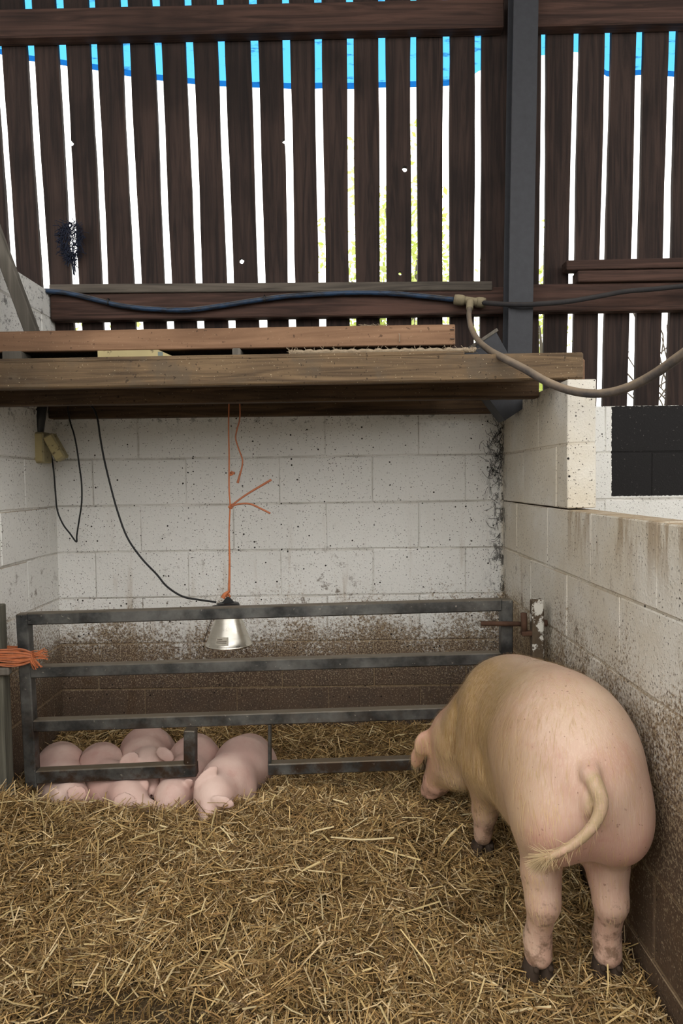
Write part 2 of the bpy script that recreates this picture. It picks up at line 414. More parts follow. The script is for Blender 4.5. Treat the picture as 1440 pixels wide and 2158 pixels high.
def core(name, c, s):
    o = box(name, c, s, M['mortar'], None, 0); tag(o, kind='structure'); return o
G = .0035
wb = core('wall_back', ((-1.5+2.75)/2, YB+.05, .9), (4.25, .1-2*G, 1.8-G)); courses(wb, 0, -1.5, 2.75, YB, .1, 0, 1.8, -.975-.225+.0)
tag(wb, 'whitewashed concrete block wall at the back of the pen', kind='structure')
wr = core('wall_right', (XR+.05, (.6+YB)/2, .675), (.1-2*G, YB-.6-2*G, 1.35-2*G)); courses(wr, 1, .6, YB, XR, .1, 0, 1.35, 2.36)
box('mortar_core', (XR+.05, (2.362+YB)/2, 1.575), (.1-2*G, YB-2.362-2*G, .45-2*G), M['mortar'], wr, 0); courses(wr, 1, 2.362, YB, XR, .1, 1.35, 1.8, 2.36+.12)
tag(wr, 'block side wall beside the sow with a low section and ledge', kind='structure')
wl = core('wall_left', (XL-.05, (1.2+YB+.06)/2, 1.19), (.1-2*G, YB+.06-1.2-2*G, 2.38-2*G)); courses(wl, 1, 1.2, YB+.06, XL-.1, .1, 0, 2.38, 3.3-.32)
tag(wl, 'whitewashed block side wall behind the gate post', kind='structure')

def grid_plane(name, x0, x1, y0, y1, nx, ny, zf, m):
    xs, ys = np.linspace(x0, x1, nx), np.linspace(y0, y1, ny)
    V = [(x, y, zf(x, y)) for y in ys for x in xs]
    Fc = [(j*nx+i, j*nx+i+1, (j+1)*nx+i+1, (j+1)*nx+i) for j in range(ny-1) for i in range(nx-1)]
    return link(name, mesh(name, V, Fc, True), m)
fl = box('floor', (0, -1.6, -.05), (14, 9.9, .1), M['floor'], None, 0); tag(fl, 'concrete barn floor under the straw', kind='structure')
yd = box('ground', (0, 11.4, -.06), (40, 16, .1), M['yard'], None, 0); tag(yd, 'rough ground outside behind the barn', kind='structure')

# unseen roof added over the bay to shape the light, corrugated sheets as parts
rf = empty('shade_roof', (0, 2, 4.3), None, None); tag(rf, 'unseen corrugated roof added over the pen to shade it', kind='structure')
def sheet_me():
    n = 36; V, Fc = [], []
    for i in range(n+1):
        x = -.5+i/n; z = .02*math.sin(x*2*math.pi*7); V += [(x, .35, z), (x, 3.75, z), (x, .35, z+.006), (x, 3.75, z+.006)]
    for i in range(n):
        a = i*4; Fc += [(a, a+4, a+5, a+1), (a+2, a+3, a+7, a+6)]
    return mesh('roof_sheet', V, Fc)
_sm = sheet_me()
for i in range(-4, 5):
    o = link('roof_sheet', _sm, M['roof'], rf); o.matrix_parent_inverse = Matrix(); o.location = (i, -2, 0.0)

# unseen walls added behind the viewer and at the sides to block low light
for nm, c_, s_, lb in (('light_blocker_front', (0, -2.6, 1.15), (9.2, .1, 2.3), 'added unseen wall behind the viewer blocking low light'),
                       ('light_blocker_left', (-4.6, .4, 1.3), (.1, 6.0, 2.6), 'added unseen wall blocking low light from the left'),
                       ('light_blocker_right', (4.6, .4, 1.3), (.1, 6.0, 2.6), 'added unseen wall blocking low light from the right')):
    tag(box(nm, c_, s_, M['yard'], None, 0), lb, kind='structure')

# slatted upper wall ------------------------------------------------
GB = [-1.576, -1.423, -1.278, -1.133, -.977, -.828, -.677, -.526, -.374, -.228, -.080, .067, .218, .369, .522, .675, .988, 1.131, 1.282, 1.437, 1.592, 1.745]   # gap centres low (z 2.42)
GT = [-1.613, -1.460, -1.308, -1.155, -1.003, -.850, -.697, -.546, -.389, -.234, -.082, .070, .223, .374, .530, .684, .996, 1.152, 1.304, 1.458, 1.612, 1.766]   # and high (z 3.56)
GW = [.036, .040, .040, .036, .038, .038, .038, .036, .038, .036, .036, .032, .034, .032, .034, .033, .027, .032, .033, .036, .040, .040]
for k in range(6): GB.insert(0, GB[0]-.152); GT.insert(0, GT[0]-.153); GW.insert(0, .037)
for k in range(6): GB.append(GB[-1]+.153); GT.append(GT[-1]+.154); GW.append(.037)
IP = 15+6      # the wide stretch behind the post
uw = empty('wall_back_upper', (0, 3.37, 1.8), None, None); tag(uw, 'dark vertical slat boarding above the block wall', kind='structure')
def xg(i, z): return GB[i] + (GT[i]-GB[i])*(z-2.42)/1.14
Y0S, Y1S = 3.362, 3.386
def slat(name, lb, rb, lt, rt, z0, z1, holes=(), notch=None, seed=0):
    r = random.Random(seed); bm = bmesh.new(); n = 14
    def edge(b, t, s):
        pts = []
        for i in range(n+1):
            z = z0+(z1-z0)*i/n; x = b+(t-b)*i/n + r.uniform(-1, 1)*.0012 + .0015*math.sin(z*5+seed*2+s)
            pts.append((x, z))
        return pts
    L, Rr = edge(lb, lt, 0), edge(rb, rt, 3)
    if notch:
        side, nz, rad = notch; P = L if side < 0 else Rr; out = []
        dn = False
        for (x, z) in P:
            if abs(z-nz) < rad*1.05: continue
            if z > nz and not dn:
                xx = x; sg = 1 if side < 0 else -1
                for a in np.linspace(-1, 1, 7): out.append((xx+sg*rad*math.sqrt(max(0, 1-a*a)), nz+a*rad))
                dn = True
            out.append((x, z))
        if side < 0: L = out
        else: Rr = out
    loop = L + Rr[::-1]
    ov = [bm.verts.new((x, Y0S, z)) for x, z in loop]; ed = [bm.edges.new((ov[i], ov[(i+1) % len(ov)])) for i in range(len(ov))]
    for hx, hz, hr in holes:
        hv = [bm.verts.new((hx+hr*math.cos(a)*r.uniform(.8, 1.1), Y0S, hz+hr*math.sin(a)*r.uniform(.9, 1.25))) for a in np.linspace(0, 2*math.pi, 11)[:-1]]
        ed += [bm.edges.new((hv[i], hv[(i+1) % 10])) for i in range(10)]
    bmesh.ops.triangle_fill(bm, use_beauty=True, edges=ed)
    g = bmesh.ops.extrude_face_region(bm, geom=list(bm.faces)); bmesh.ops.translate(bm, vec=(0, Y1S-Y0S, 0), verts=[v for v in g['geom'] if isinstance(v, bmesh.types.BMVert)])
    dy = r.uniform(-.004, .004)
    bmesh.ops.translate(bm, vec=(0, dy, 0), verts=bm.verts)
    return link(name, bm_mesh(name, bm), M['slat'], uw)
def holeat(px, py, r): p = at(px, py, Y=3.37); return (p.x, p.z, r)
HOLES = {}
for px, py, r in ((853, 358, .014), (843, 577, .009), (510, 551, .013)):
    h = holeat(px, py, r); 
    for i in range(len(GB)-1):
        if xg(i, h[1]) < h[0] < xg(i+1, h[1]): HOLES.setdefault(i, []).append(h)
NOT = {}
for px, py, side in ((152, 304, -1), (531, 299, 1)):
    p = at(px, py, Y=3.37)
    for i in range(len(GB)-1):
        if xg(i, p.z) - .03 < p.x < xg(i+1, p.z) - .03: NOT[i if side < 0 else i] = (side, p.z, .013)
ZT, ZB = 3.92, 1.80
for i in range(len(GB)-1):
    if i == IP:            # wide pair of boards behind the post
        a0, a1 = xg(IP, ZB)+GW[IP]/2, xg(IP, ZT)+GW[IP]/2; b0, b1 = xg(IP+1, ZB)-GW[IP+1]/2, xg(IP+1, ZT)-GW[IP+1]/2
        m0, m1 = (a0+b0)/2, (a1+b1)/2
        slat('board', a0, m0-.001, a1, m1-.001, ZB, ZT, seed=50); slat('board', m0+.001, b0, m1+.001, b1, ZB, ZT, seed=51); continue
    slat('board', xg(i, ZB)+GW[i]/2, xg(i+1, ZB)-GW[i+1]/2, xg(i, ZT)+GW[i]/2, xg(i+1, ZT)-GW[i+1]/2, ZB, ZT, HOLES.get(i, ()), NOT.get(i), seed=i)
bar('rail', (-2.5, 3.325, 3.602), (.79, 3.325, 3.63), .07, .13, M['rail'], uw, .006)
bar('rail', (.88, 3.325, 3.63), (2.7, 3.325, 3.65), .07, .13, M['rail'], uw, .006)
bar('rail', (-1.375, 3.325, 2.30), (.79, 3.325, 2.305), .065, .125, M['rail'], uw, .006)
bar('rail', (.87, 3.325, 2.315), (2.7, 3.325, 2.315), .065, .13, M['rail'], uw, .006)
bar('batten', (-1.372, 3.318, 2.384), (.73, 3.318, 2.372), .075, .042, M['rail_grey'], uw, .004)
# loose timbers resting on the rail, right of the post
p0, p1 = at(1190, 568, Y=3.30), at(1500, 560, Y=3.30)
o = bar('timber_offcut', (p0.x, 3.305, 2.460), (2.0, 3.305, 2.468), .07, .045, M['rail'], None, .004); tag(o, 'upper brown timber length lying along the rail right of the post', 'timber')
o = bar('timber_offcut', (p0.x+.055, 3.312, 2.408), (2.0, 3.312, 2.411), .08, .052, M['rail'], None, .004); tag(o, 'lower timber length with pale end resting directly on the rail', 'timber')
# steel post: I-section standing in front of the boarding
def ipost():
    r = empty('steel_post', (.835, 3.22, 1.80), 'dark grey steel upright post standing against the slatted boarding', 'post')
    lean = lambda z: .832 + (z-2.13)*.018
    for nm, y, w in (('front_flange', 3.172, .112), ('back_flange', 3.272, .112)):
        bar(nm, (lean(1.80), y, 1.80), (lean(3.95), y, 3.95), w, .010, M['post_steel'], r, .001, upv=(0, 1, 0))
    bar('web', (lean(1.80), 3.222, 1.80), (lean(3.95), 3.222, 3.95), .008, .092, M['post_steel'], r, 0, upv=(0, 1, 0))
ipost()

# tarpaulin outside the slats ---------------------------------------
edge_px = [(-450, 95), (-250, 100), (-60, 105), (0, 115), (62, 127), (128, 138), (197, 148), (264, 160), (331, 168), (399, 177), (466, 183), (535, 185), (604, 187), (738, 187), (872, 184), (941, 182), (985, 168), (1009, 149), (1060, 128), (1120, 116), (1147, 116), (1216, 110), (1245, 135), (1283, 163), (1351, 160), (1419, 162), (1500, 164), (1700, 168), (1900, 160)]
ex = []; ez = []
for px, py in edge_px:
    p = at(px, py, Y=3.43); ex.append(p.x); ez.append(p.z)
def sheet(name, zlo, zhi, m, parent, nx=190, nz=8, y=3.43, th=.0015):
    V, Fc = [], []; xs = np.linspace(ex[0], ex[-1], nx)
    for s in (0, 1):
        for x in xs:
            e = np.interp(x, ex, ez); a, b = zlo(e, x), zhi(e, x)
            for k in range(nz):
                z = a+(b-a)*k/(nz-1); V.append((x, y+s*th+.012*mnoise.noise(Vector((x*5, z*9, 1))), z))
    N = nx*nz
    for i in range(nx-1):
        for k in range(nz-1):
            a = i*nz+k; Fc += [(a, a+1, a+nz+1, a+nz)]
    return link(name, mesh(name, V[:N], Fc, True), m, parent)
tp = sheet('tarpaulin', lambda e, x: e+.0 if x > .64 and x < 1.2 else e+.028, lambda e, x: 3.9, M['tarp'], None); tag(tp, 'blue tarpaulin hanging outside behind the top of the slats', 'tarpaulin')
sheet('hem', lambda e, x: e, lambda e, x: (e+.0005 if x > .64 and x < 1.2 else e+.028), M['hem'], tp, nz=3)

# clump of dark twine stuffed in a gap
def clump():
    c = at(150, 505, Y=3.345); r = random.Random(3)
    root = empty('twine_clump', (c.x, c.y, c.z-.1), 'matted clump of dark blue twine caught in a slat gap', 'twine')
    V, Fc = [], []
    for i in range(420):
        t = r.random(); a = r.uniform(0, 2*math.pi); prof = math.sin(math.pi*min(1, (t*.85+.15)))**.7*.048
        p = Vector((math.cos(a)*prof, -abs(math.sin(a))*prof*.7, .075-.17*t))
        d = Vector((r.uniform(-.5, .5), r.uniform(-.2, .1), r.uniform(-1, .4))).normalized()*r.uniform(.02, .05)
        q = p+d*.5+Vector((r.uniform(-1, 1), -.3, r.uniform(-1, 1)))*.008; e = p+d
        e.y = min(e.y, .003)
        tube_geo([c+p, c+q, c+e], .0016, 4, V, Fc)
    link('strands', mesh('strands', V, Fc), M['dark_twine'], root)
    V, Fc = [], []
    for i in range(14):
        x = r.uniform(-.012, .012)
        tube_geo(catmull([c+Vector((x, 0, -.06)), c+Vector((x*.8+.008, .0, -.11)), c+Vector((x+.012, .002, -.13-r.random()*.06))], 4), .0012, 4, V, Fc)
    link('loose_ends', mesh('loose_ends', V, Fc), M['dark_twine'], root)
clump()

# ------------------------------------------------------------------ shelf over the creep
sh = empty('timber_shelf', (-.3, 2.8, 1.8), 'rough timber shelf spanning the pen above the hanging lamp', 'shelf')
bar('front_beam', (XL+.004, 2.445, 1.8425), (.858, 2.445, 1.8525), .05, .093, M['beam'], sh, .005)
bar('beam_strip', (XL+.004, 2.452, 1.8935), (.44, 2.452, 1.9025), .06, .016, M['beam'], sh, .003)
box('end_block', (.872, 2.52, 1.848), (.03, .07, .08), M['plank'], sh, .006)
bar('joist', (XL+.005, 2.71, 1.808), (XR-.003, 2.71, 1.812), .06, .080, M['joist'], sh, .004)
bar('joist', (XL+.005, 3.262, 1.815), (XR-.003, 3.262, 1.815), .06, .095, M['joist'], sh, .004)
for i in range(15):
    x = -1.305+i*.142
    if x > .79: break
    y1 = 3.29 if x < .48 else 2.76
    box('deck_board', (x, (2.475+y1)/2, 1.879), (.132, y1-2.475, .022), M['deck'], sh, .003)
# packers and yellow board on the beam
o = box('packing_block', (at(500, 750, Y=2.5).x, 2.52, 1.925), (.03, .08, .03), M['strut'], None, .003); tag(o, 'small grey wooden packer under the orange plank', 'block')
o = box('packing_block', (at(30, 750, Y=2.5).x, 2.52, 1.925), (.07, .08, .03), M['strut'], None, .003); tag(o, 'wide grey packer at the left end under the orange plank', 'block')
def yellow():
    x0, x1 = at(207, 750, Y=2.49).x, at(378, 755, Y=2.49).x; xm = at(335, 750, Y=2.49).x
    V = [(x0, 2.485, 1.905), (x1, 2.485, 1.905), (xm, 2.485, 1.938), (x0, 2.485, 1.938)]
    V += [(a, 2.60, c) for a, b, c in V]
    o = link('yellow_board', mesh('yellow_board', V, [(0, 1, 2, 3), (7, 6, 5, 4), (0, 4, 5, 1), (1, 5, 6, 2), (2, 6, 7, 3), (3, 7, 4, 0)]), M['yellow'])
    tag(o, 'stained yellow board piece wedged between the shelf beam and plank', 'board')
    xl = at(343, 750, Y=2.485).x
    box('label_sticker', (xl-.008, 2.4845, 1.924), (.018, .001, .014), M['label_print'], o, 0)
yellow()
# mesh-floored tray: plank sides, wire mesh underneath
tr = empty('mesh_tray', (-.7, 2.8, 1.94), 'orange plank framed tray with wire mesh base lying on the shelf', 'tray')
xe = at(960, 718, Y=2.495).x
bar('front_plank', (XL+.004, 2.51, 1.976), (xe, 2.51, 1.9815), .028, .074, M['plank'], tr, .003)
bar('back_plank', (-1.36, 3.2, 1.985), (xe, 3.2, 1.985), .028, .074, M['plank'], tr, .003)
bar('side_plank', (xe-.015, 2.526, 1.985), (xe-.015, 3.185, 1.985), .028, .074, M['plank'], tr, .003)
bar('side_plank', (-1.345, 2.526, 1.985), (-1.345, 3.185, 1.985), .028, .074, M['plank'], tr, .003)
V, Fc = [], []
for i in range(150):
    x = -1.35+i*.0132
    if x > xe-.02: break
    tube_geo([Vector((x, 2.50, 1.943)), Vector((x, 3.18, 1.946))], .0009, 4, V, Fc, False)
for j in range(50):
    y = 2.50+j*.0136; tube_geo([Vector((-1.35, y, 1.9445)), Vector((xe-.01, y, 1.9445))], .0009, 4, V, Fc, False)
wm = link('wire_mesh', mesh('wire_mesh', V, Fc), M['mesh'], tr); tag(wm, kind='stuff')
bar('gap_filler', (-1.36, 3.15, 1.917), (.45, 3.15, 1.917), .05, .05, M['deck'], tr, .003)  # timber added to close the bright gap under the back of the tray
def litter():  # litter layer put in to block light coming down through the mesh
    g = np.random.default_rng(12); nx, ny = 70, 24; xs, ys = np.linspace(-1.33, xe-.03, nx), np.linspace(2.527, 3.18, ny); V = []
    for top in (0, 1):
        for y in ys:
            for x in xs: V.append((x, y, 1.9465+.004*g.random()+top*(.012+.02*g.random())))
    n = nx*ny; Fc = []
    for j in range(ny-1):
        for i in range(nx-1):
            a = j*nx+i; Fc += [(a, a+nx, a+nx+1, a+1), (n+a, n+a+1, n+a+nx+1, n+a+nx)]
    o = link('chaff_litter', mesh('chaff_litter', V, Fc), M['ground'], tr); tag(o, kind='stuff')
litter()
for px, z in ((958, 1.998), (956, 1.965)):
    p = at(px, 700, Y=2.494); tube('nail', [Vector((xe-.004, 2.492, z)), Vector((xe-.02, 2.490, z))], .0015, M['mesh'], tr, 5, 2, False)
p = at(841, 703, Y=2.49); q = at(842, 722, Y=2.49); tube('bent_nail', [p, p+Vector((.002, -.004, -.01)), q], .0016, M['rope'], tr, 5, 4)
# straw rope along the beam
rp = [at(612, 757, Y=2.455), at(622, 749, Y=2.45), at(680, 750, Y=2.45), at(740, 750, Y=2.45), at(800, 748, Y=2.45), at(860, 746, Y=2.45), at(920, 744, Y=2.45), at(985, 743, Y=2.45), at(1003, 746, Y=2.45)]
path = catmull(rp, 10); path = [v+Vector((0, 0, .0018*math.sin(i*1.3)+max(0, 1.9165-v.z))) for i, v in enumerate(path)]
V, Fc = tube_geo(path, [.0085+.0018*math.sin(i*2.1) for i in range(len(path))], 8)
rr = random.Random(5)
for i in range(150):
    v = rr.choice(path); d = Vector((rr.uniform(-1, 1), rr.uniform(-.7, .3), rr.uniform(-.5, .9)))*.02
    tube_geo([v, v+d], .0008, 3, V, Fc, False)
rope = link('straw_rope', mesh('straw_rope', V, Fc), M['rope']); tag(rope, 'frayed straw coloured rope lying along the top of the shelf beam', 'rope')
V, Fc = [], []
for i in range(60):
    px = rr.uniform(755, 815); v = at(px, 694, Y=2.515); v.z = 2.0185; d = Vector((rr.uniform(-.03, .03), rr.uniform(-.01, .01), rr.uniform(0, .008)))
    tube_geo([v, v+d], .0009, 3, V, Fc, False)
o = link('straw_wisps', mesh('straw_wisps', V, Fc), M['rope']); tag(o, 'wisps of straw lying on the orange plank', 'straw', kind='stuff')

# black plastic box dangling through the corner of the shelf
def black_box():
    c = at(1043, 800, Y=3.0); an = math.radians(-33)
    R3 = Matrix.Rotation(an, 3, 'Y')
    root = empty('black_box', c - R3 @ Vector((0, 0, .17)), 'black open topped plastic box tilted in the shelf corner by the post', 'box')
    bm = bmesh.new(); w0, w1, d0, d1, h = .075, .095, .06, .075, .17
    lo = [(-w0, -d0, -h), (w0, -d0, -h), (w0, d0, -h), (-w0, d0, -h)]; hi = [(-w1, -d1, h), (w1, -d1, h), (w1, d1, h), (-w1, d1, h)]
    k = .93; V = [Vector(p) for p in lo+hi] + [Vector((x*k, y*k, z)) for x, y, z in hi] + [Vector((x*k, y*k, -h+.006)) for x, y, z in lo]
    Fc = [(3, 2, 1, 0)] + [(i, (i+1) % 4, 4+(i+1) % 4, 4+i) for i in range(4)] + [(4+i, 4+(i+1) % 4, 8+(i+1) % 4, 8+i) for i in range(4)] + [(8+i, 8+(i+1) % 4, 12+(i+1) % 4, 12+i) for i in range(4)] + [(12, 13, 14, 15)]
    link('body', mesh('body', [c+R3 @ v for v in V], Fc), M['post_steel'], root)
    for s in (-1, 1): bar('rim', c+R3 @ Vector((-w1-.01, s*d1, h)), c+R3 @ Vector((w1+.01, s*d1, h)), .012, .014, M['strut'], root, .002)
black_box()
V, Fc = [], []; rr = random.Random(21)
for i in range(150):
    z = rr.choice((rr.uniform(1.05, 1.78), rr.uniform(1.45, 1.7))); a = Vector((XR-.004-abs(rr.gauss(0, .03)), YB-.004-abs(rr.gauss(0, .012)), z))
    b = a+Vector((rr.uniform(-.05, .02), rr.uniform(-.03, .01), rr.uniform(-.05, .05))); b.x = min(b.x, XR-.003); b.y = min(b.y, YB-.003)
    m_ = (a+b)/2+Vector((rr.uniform(-.012, 0), rr.uniform(-.01, 0), rr.uniform(-.015, .01))); tube_geo(catmull([a, m_, b], 3), .0011, 3, V, Fc, False)
o = link('cobwebs', mesh('cobwebs', V, Fc), M['black']); tag(o, 'tangle of dusty cobwebs and twigs in the right back corner', 'cobweb', kind='stuff')
# diagonal strut, top left
p0, p1 = at(-14, 480, Y=2.75), at(68, 700, Y=2.75)
o = bar('diagonal_strut', p0+(p0-p1)*.25, p1+(p1-p0)*.02, .05, .04, M['strut'], None, .004, upv=(0, 1, 0)); tag(o, 'grey timber strut leaning diagonally at the top of the left wall', 'strut')

# ------------------------------------------------------------------ water pipes
yy = 3.272
bp = [(60, 612), (92, 613), (140, 617), (200, 631), (260, 645), (330, 652), (400, 653), (470, 644), (540, 633), (610, 624), (690, 619), (760, 617), (830, 619), (900, 625), (962, 632)]
o = tube('water_pipe', [at(x, y, Y=yy) for x, y in bp], .0125, M['bluepipe'], None, 10); tag(o, 'sagging blue water pipe running along the rail from the left', 'pipe')
for px, py in ((229, 637), (558, 630)):
    c = at(px, py, Y=yy); bar('clip', c+Vector((-.006, 0, 0)), c+Vector((.006, 0, 0)), .034, .034, M['cable'], o, .008)
yb2 = 3.135
bk = [(1018, 638, 3.24), (1060, 641, 3.17), (1095, 642, yb2), (1130, 641, yb2), (1200, 635, 3.17), (1270, 623, 3.2), (1320, 614, 3.2), (1380, 609, 3.2), (1440, 603, 3.2), (1520, 598, 3.2)]
o = tube('water_pipe', [at(x, y, Y=d) for x, y, d in bk], .0115, M['blackpipe'], None, 10); tag(o, 'black water pipe passing in front of the steel post', 'pipe')
tee = empty('pipe_tee', at(992, 637, Y=3.255), 'dusty brass compression tee joining the pipes and the hose', 'pipe fitting')
for a, b, r0 in (((958, 631), (980, 634), .026), ((1002, 637), (1024, 638), .025)):
    A, B = at(*a, Y=3.262), at(*b, Y=3.25); tube('collar', [A, A*.7+B*.3, A*.3+B*.7, B], [r0*.9, r0, r0, r0*.85], M['fitting'], tee, 12, 3, False)
tube('body', [at(978, 633, Y=3.262), at(992, 635, Y=3.257), at(1006, 637, Y=3.252)], .020, M['fitting'], tee, 12)
tube('branch', [at(992, 634, Y=3.257), at(991, 640, Y=3.225), at(990, 652, Y=3.205)], [.017, .017, .016], M['fitting'], tee, 12)
hp = [(990, 648, 3.205), (989, 668, 3.19), (994, 692, 3.14), (1008, 717, 2.92), (1030, 737, 2.62), (1060, 754, 2.39), (1105, 777, 2.33), (1150, 803, 2.30), (1195, 821, 2.27), (1240, 829, 2.23), (1285, 827, 2.19), (1330, 814, 2.14), (1380, 788, 2.08), (1440, 746, 2.0), (1520, 690, 1.9)]
o = tube('rubber_hose', [at(x, y, Y=d) for x, y, d in hp], [.0118, .0125, .0135, .0145, .0155], M['hose'], None, 12); tag(o, 'dusty rubber hose looping down from the tee to the right', 'hose')

# ------------------------------------------------------------------ sockets and cables in the corner
def sock(name, c, s, ang, label):
    root = empty(name, c, label, 'socket box'); R3 = Matrix.Rotation(math.radians(ang), 3, 'Y')
    bm = bmesh.new(); add_box(bm, (0, 0, 0), s, R3, .006); bmesh.ops.translate(bm, vec=Vector(c), verts=bm.verts); link('case', bm_mesh('case', bm), M['socket'], root)
    bm = bmesh.new(); add_box(bm, (0, -s[1]/2-.002, 0), (s[0]*.8, .006, s[2]*.9), None, .002); bmesh.ops.rotate(bm, matrix=R3, verts=bm.verts); bmesh.ops.translate(bm, vec=Vector(c), verts=bm.verts)
    link('face_plate', bm_mesh('face_plate', bm), M['yellow'], root)
    return root
c1 = at(88, 944, Y=3.14); sock('socket_box', c1, (.055, .09, .14), 0, 'grimy cream socket box fixed upright in the left corner')
c2 = at(118, 943, Y=3.12); sock('socket_box', c2, (.05, .05, .125), -28, 'grimy cream plug box hanging askew beside the corner socket')
o = tube('cable_trunk', [at(90, 850, Y=3.15), at(84, 880, Y=3.14), at(82, 916, Y=3.14)], [.022, .026, .020], M['black'], None, 10); tag(o, 'thick black cable sleeve entering the corner socket from above', 'cable')
cb1 = [(105, 945), (110, 970), (114, 1000), (117, 1040), (121, 1076), (133, 1105), (148, 1125), (161, 1142), (162, 1128), (167, 1095), (172, 1060), (172, 1020), (167, 980), (162, 945), (156, 915), (149, 893), (144, 868), (143, 845)]
o = tube('power_cable', [at(x, y, Y=3.2) for x, y in cb1], .0038, M['cable'], None, 7, 6); tag(o, 'black cable drooping in a narrow V below the corner socket', 'cable')
cb2 = [(186, 850, 3.05), (198, 862, 3.05), (206, 885, 3.05), (211, 920, 3.05), (219, 965, 3.05), (232, 1020, 3.04), (247, 1075, 3.03), (268, 1132, 3.02), (298, 1176, 3.0), (330, 1210, 2.98), (352, 1236, 2.96), (385, 1257, 2.95), (420, 1264, 2.95), (456, 1269, 2.95)]
o = tube('power_cable', [at(x, y, Y=d) for x, y, d in cb2], .0044, M['cable'], None, 8, 6); tag(o, 'long black cable curving down from the shelf to the heat lamp', 'cable')

# ------------------------------------------------------------------ heat lamp and its twine
lc = at(483, 1359, Y=2.95)
hl = empty('heat_lamp', lc, 'hanging aluminium heat lamp with black cap above the piglets', 'lamp')
H = .215
lathe('shade', [(.100, 0), (.103, .002), (.103, .006), (.098, .010), (.086, .040), (.070, .085), (.056, .125), (.049, .152), (.044, .158), (.042, .157), (.047, .150), (.054, .123), (.068, .083), (.084, .039), (.096, .010), (.098, .004)], M['alu'], hl, 40, lc)
lathe('cap', [(.001, .150), (.048, .150), (.050, .156), (.050, .176), (.046, .184), (.030, .187), (.001, .188)], M['black'], hl, 28, lc)
b = lc+Vector((0, 0, .185))
V = [b+Vector(v) for v in ((-.028, -.004, 0), (.028, -.004, 0), (.006, -.004, .026), (-.006, -.004, .026), (-.028, .004, 0), (.028, .004, 0), (.006, .004, .026), (-.006, .004, .026))]
link('hanging_lug', mesh('lug', V, [(0, 1, 2, 3), (7, 6, 5, 4), (0, 4, 5, 1), (1, 5, 6, 2), (2, 6, 7, 3), (3, 7, 4, 0)]), M['black'], hl)
tube('cable_gland', [lc+Vector((-.04, 0, .168)), lc+Vector((-.068, 0, .167))], [.010, .007], M['black'], hl, 8, 2, False)
tube('wire_guard', [lc+Vector((-.052, -.03, .150)), lc+Vector((-.08, -.03, .09)), lc+Vector((-.105, -.02, .02))], .0018, M['mesh'], hl, 6)
bm = bmesh.new()
for s in range(6):
    a0 = math.radians(-118+s*6); a1 = math.radians(-112+s*6)
    q = []
    for a, (r, z) in ((a0, (.0955, .020)), (a1, (.0955, .020)), (a1, (.0825, .052)), (a0, (.0825, .052))): q.append(bm.verts.new(lc+Vector((r*math.cos(a), r*math.sin(a), z))))
    bm.faces.new(q)
lb = link('rating_label', bm_mesh('rating_label', bm), simple('worn_label', (.50, .46, .38), .6, 0, .3, 60), hl)
for k, z in enumerate((.044, .037, .030)):
    V, Fc = [], []
    pth = [lc+Vector(((.0967-(z-.02)*.40)*math.cos(math.radians(a)), (.0967-(z-.02)*.40)*math.sin(math.radians(a)), z)) for a in range(-115, -86 if k else -98, 4)]
    tube_geo(pth, .0011, 4, V, Fc); link('print_line', mesh('print_line', V, Fc), M['rust'], lb)
for a in (-112, -60): 
    v = lc+Vector((.0545*math.cos(math.radians(a)), .0545*math.sin(math.radians(a)), .134)); tube('vent_slot', [v+Vector((-.009, 0, 0)), v+Vector((.009, 0, .001))], .0018, M['black'], hl, 5, 2, False)
tw = empty('hanging_twine', at(484, 860, Y=2.95), 'long orange twine with knots and stiff tails holding up the lamp', 'twine')
tube('line', [at(483, 835, Y=2.95), at(482, 900, Y=2.95), at(483, 960, Y=2.95), at(483, 1030, Y=2.95), at(485, 1066, Y=2.95), at(483, 1120, Y=2.95), at(484, 1180, Y=2.95), at(483, 1249, Y=2.95)], [.0030, .0030, .0034, .0036, .0034, .0034, .0046, .0058], M['twine'], tw, 6)
def knot(px, py, r):
    c = at(px, py, Y=2.948); V, Fc = [], []; rr = random.Random(int(px))
    pts = [c+Vector((rr.uniform(-r, r), rr.uniform(-r, r)*.6, rr.uniform(-r, r))) for _ in range(8)]; tube_geo(catmull(pts, 5), r*.42, 6, V, Fc)
    link('knot', mesh('knot', V, Fc, True), M['twine'], tw)
knot(487, 997, .010); knot(486, 1067, .010); knot(480, 1253, .010)
tube('tail', [at(487, 997, Y=2.948), at(494, 997, Y=2.94)], [.006, .007], M['twine_faded'], tw, 6, 3, False)
tube('tail', [at(487, 1066, Y=2.945), at(520, 1042, Y=2.935), at(572, 1011, Y=2.93)], [.0042, .0046, .0055], M['twine_faded'], tw, 6)
tube('tail', [at(487, 1067, Y=2.945), at(505, 1062, Y=2.94), at(527, 1062, Y=2.935), at(550, 1072, Y=2.93), at(570, 1082, Y=2.93)], .0046, M['twine_faded'], tw, 6)
tube('tail', [at(482, 1246, Y=2.945), at(474, 1253, Y=2.94), at(470, 1260, Y=2.94)], [.005, .009, .011], M['twine'], tw, 6)
o = tube('hanging_twine', [at(504, 835, Y=2.93), at(506, 862, Y=2.93), at(505, 885, Y=2.93), at(499, 908, Y=2.93), at(497, 925, Y=2.93), at(504, 948, Y=2.93), at(511, 968, Y=2.93), at(510, 985, Y=2.93), at(505, 1003, Y=2.93), at(501, 1018, Y=2.93)], [.0030, .0034, .0034, .0034, .006], M['twine_faded'], None, 6); tag(o, 'short loose wavy orange twine end hanging from the shelf', 'twine')

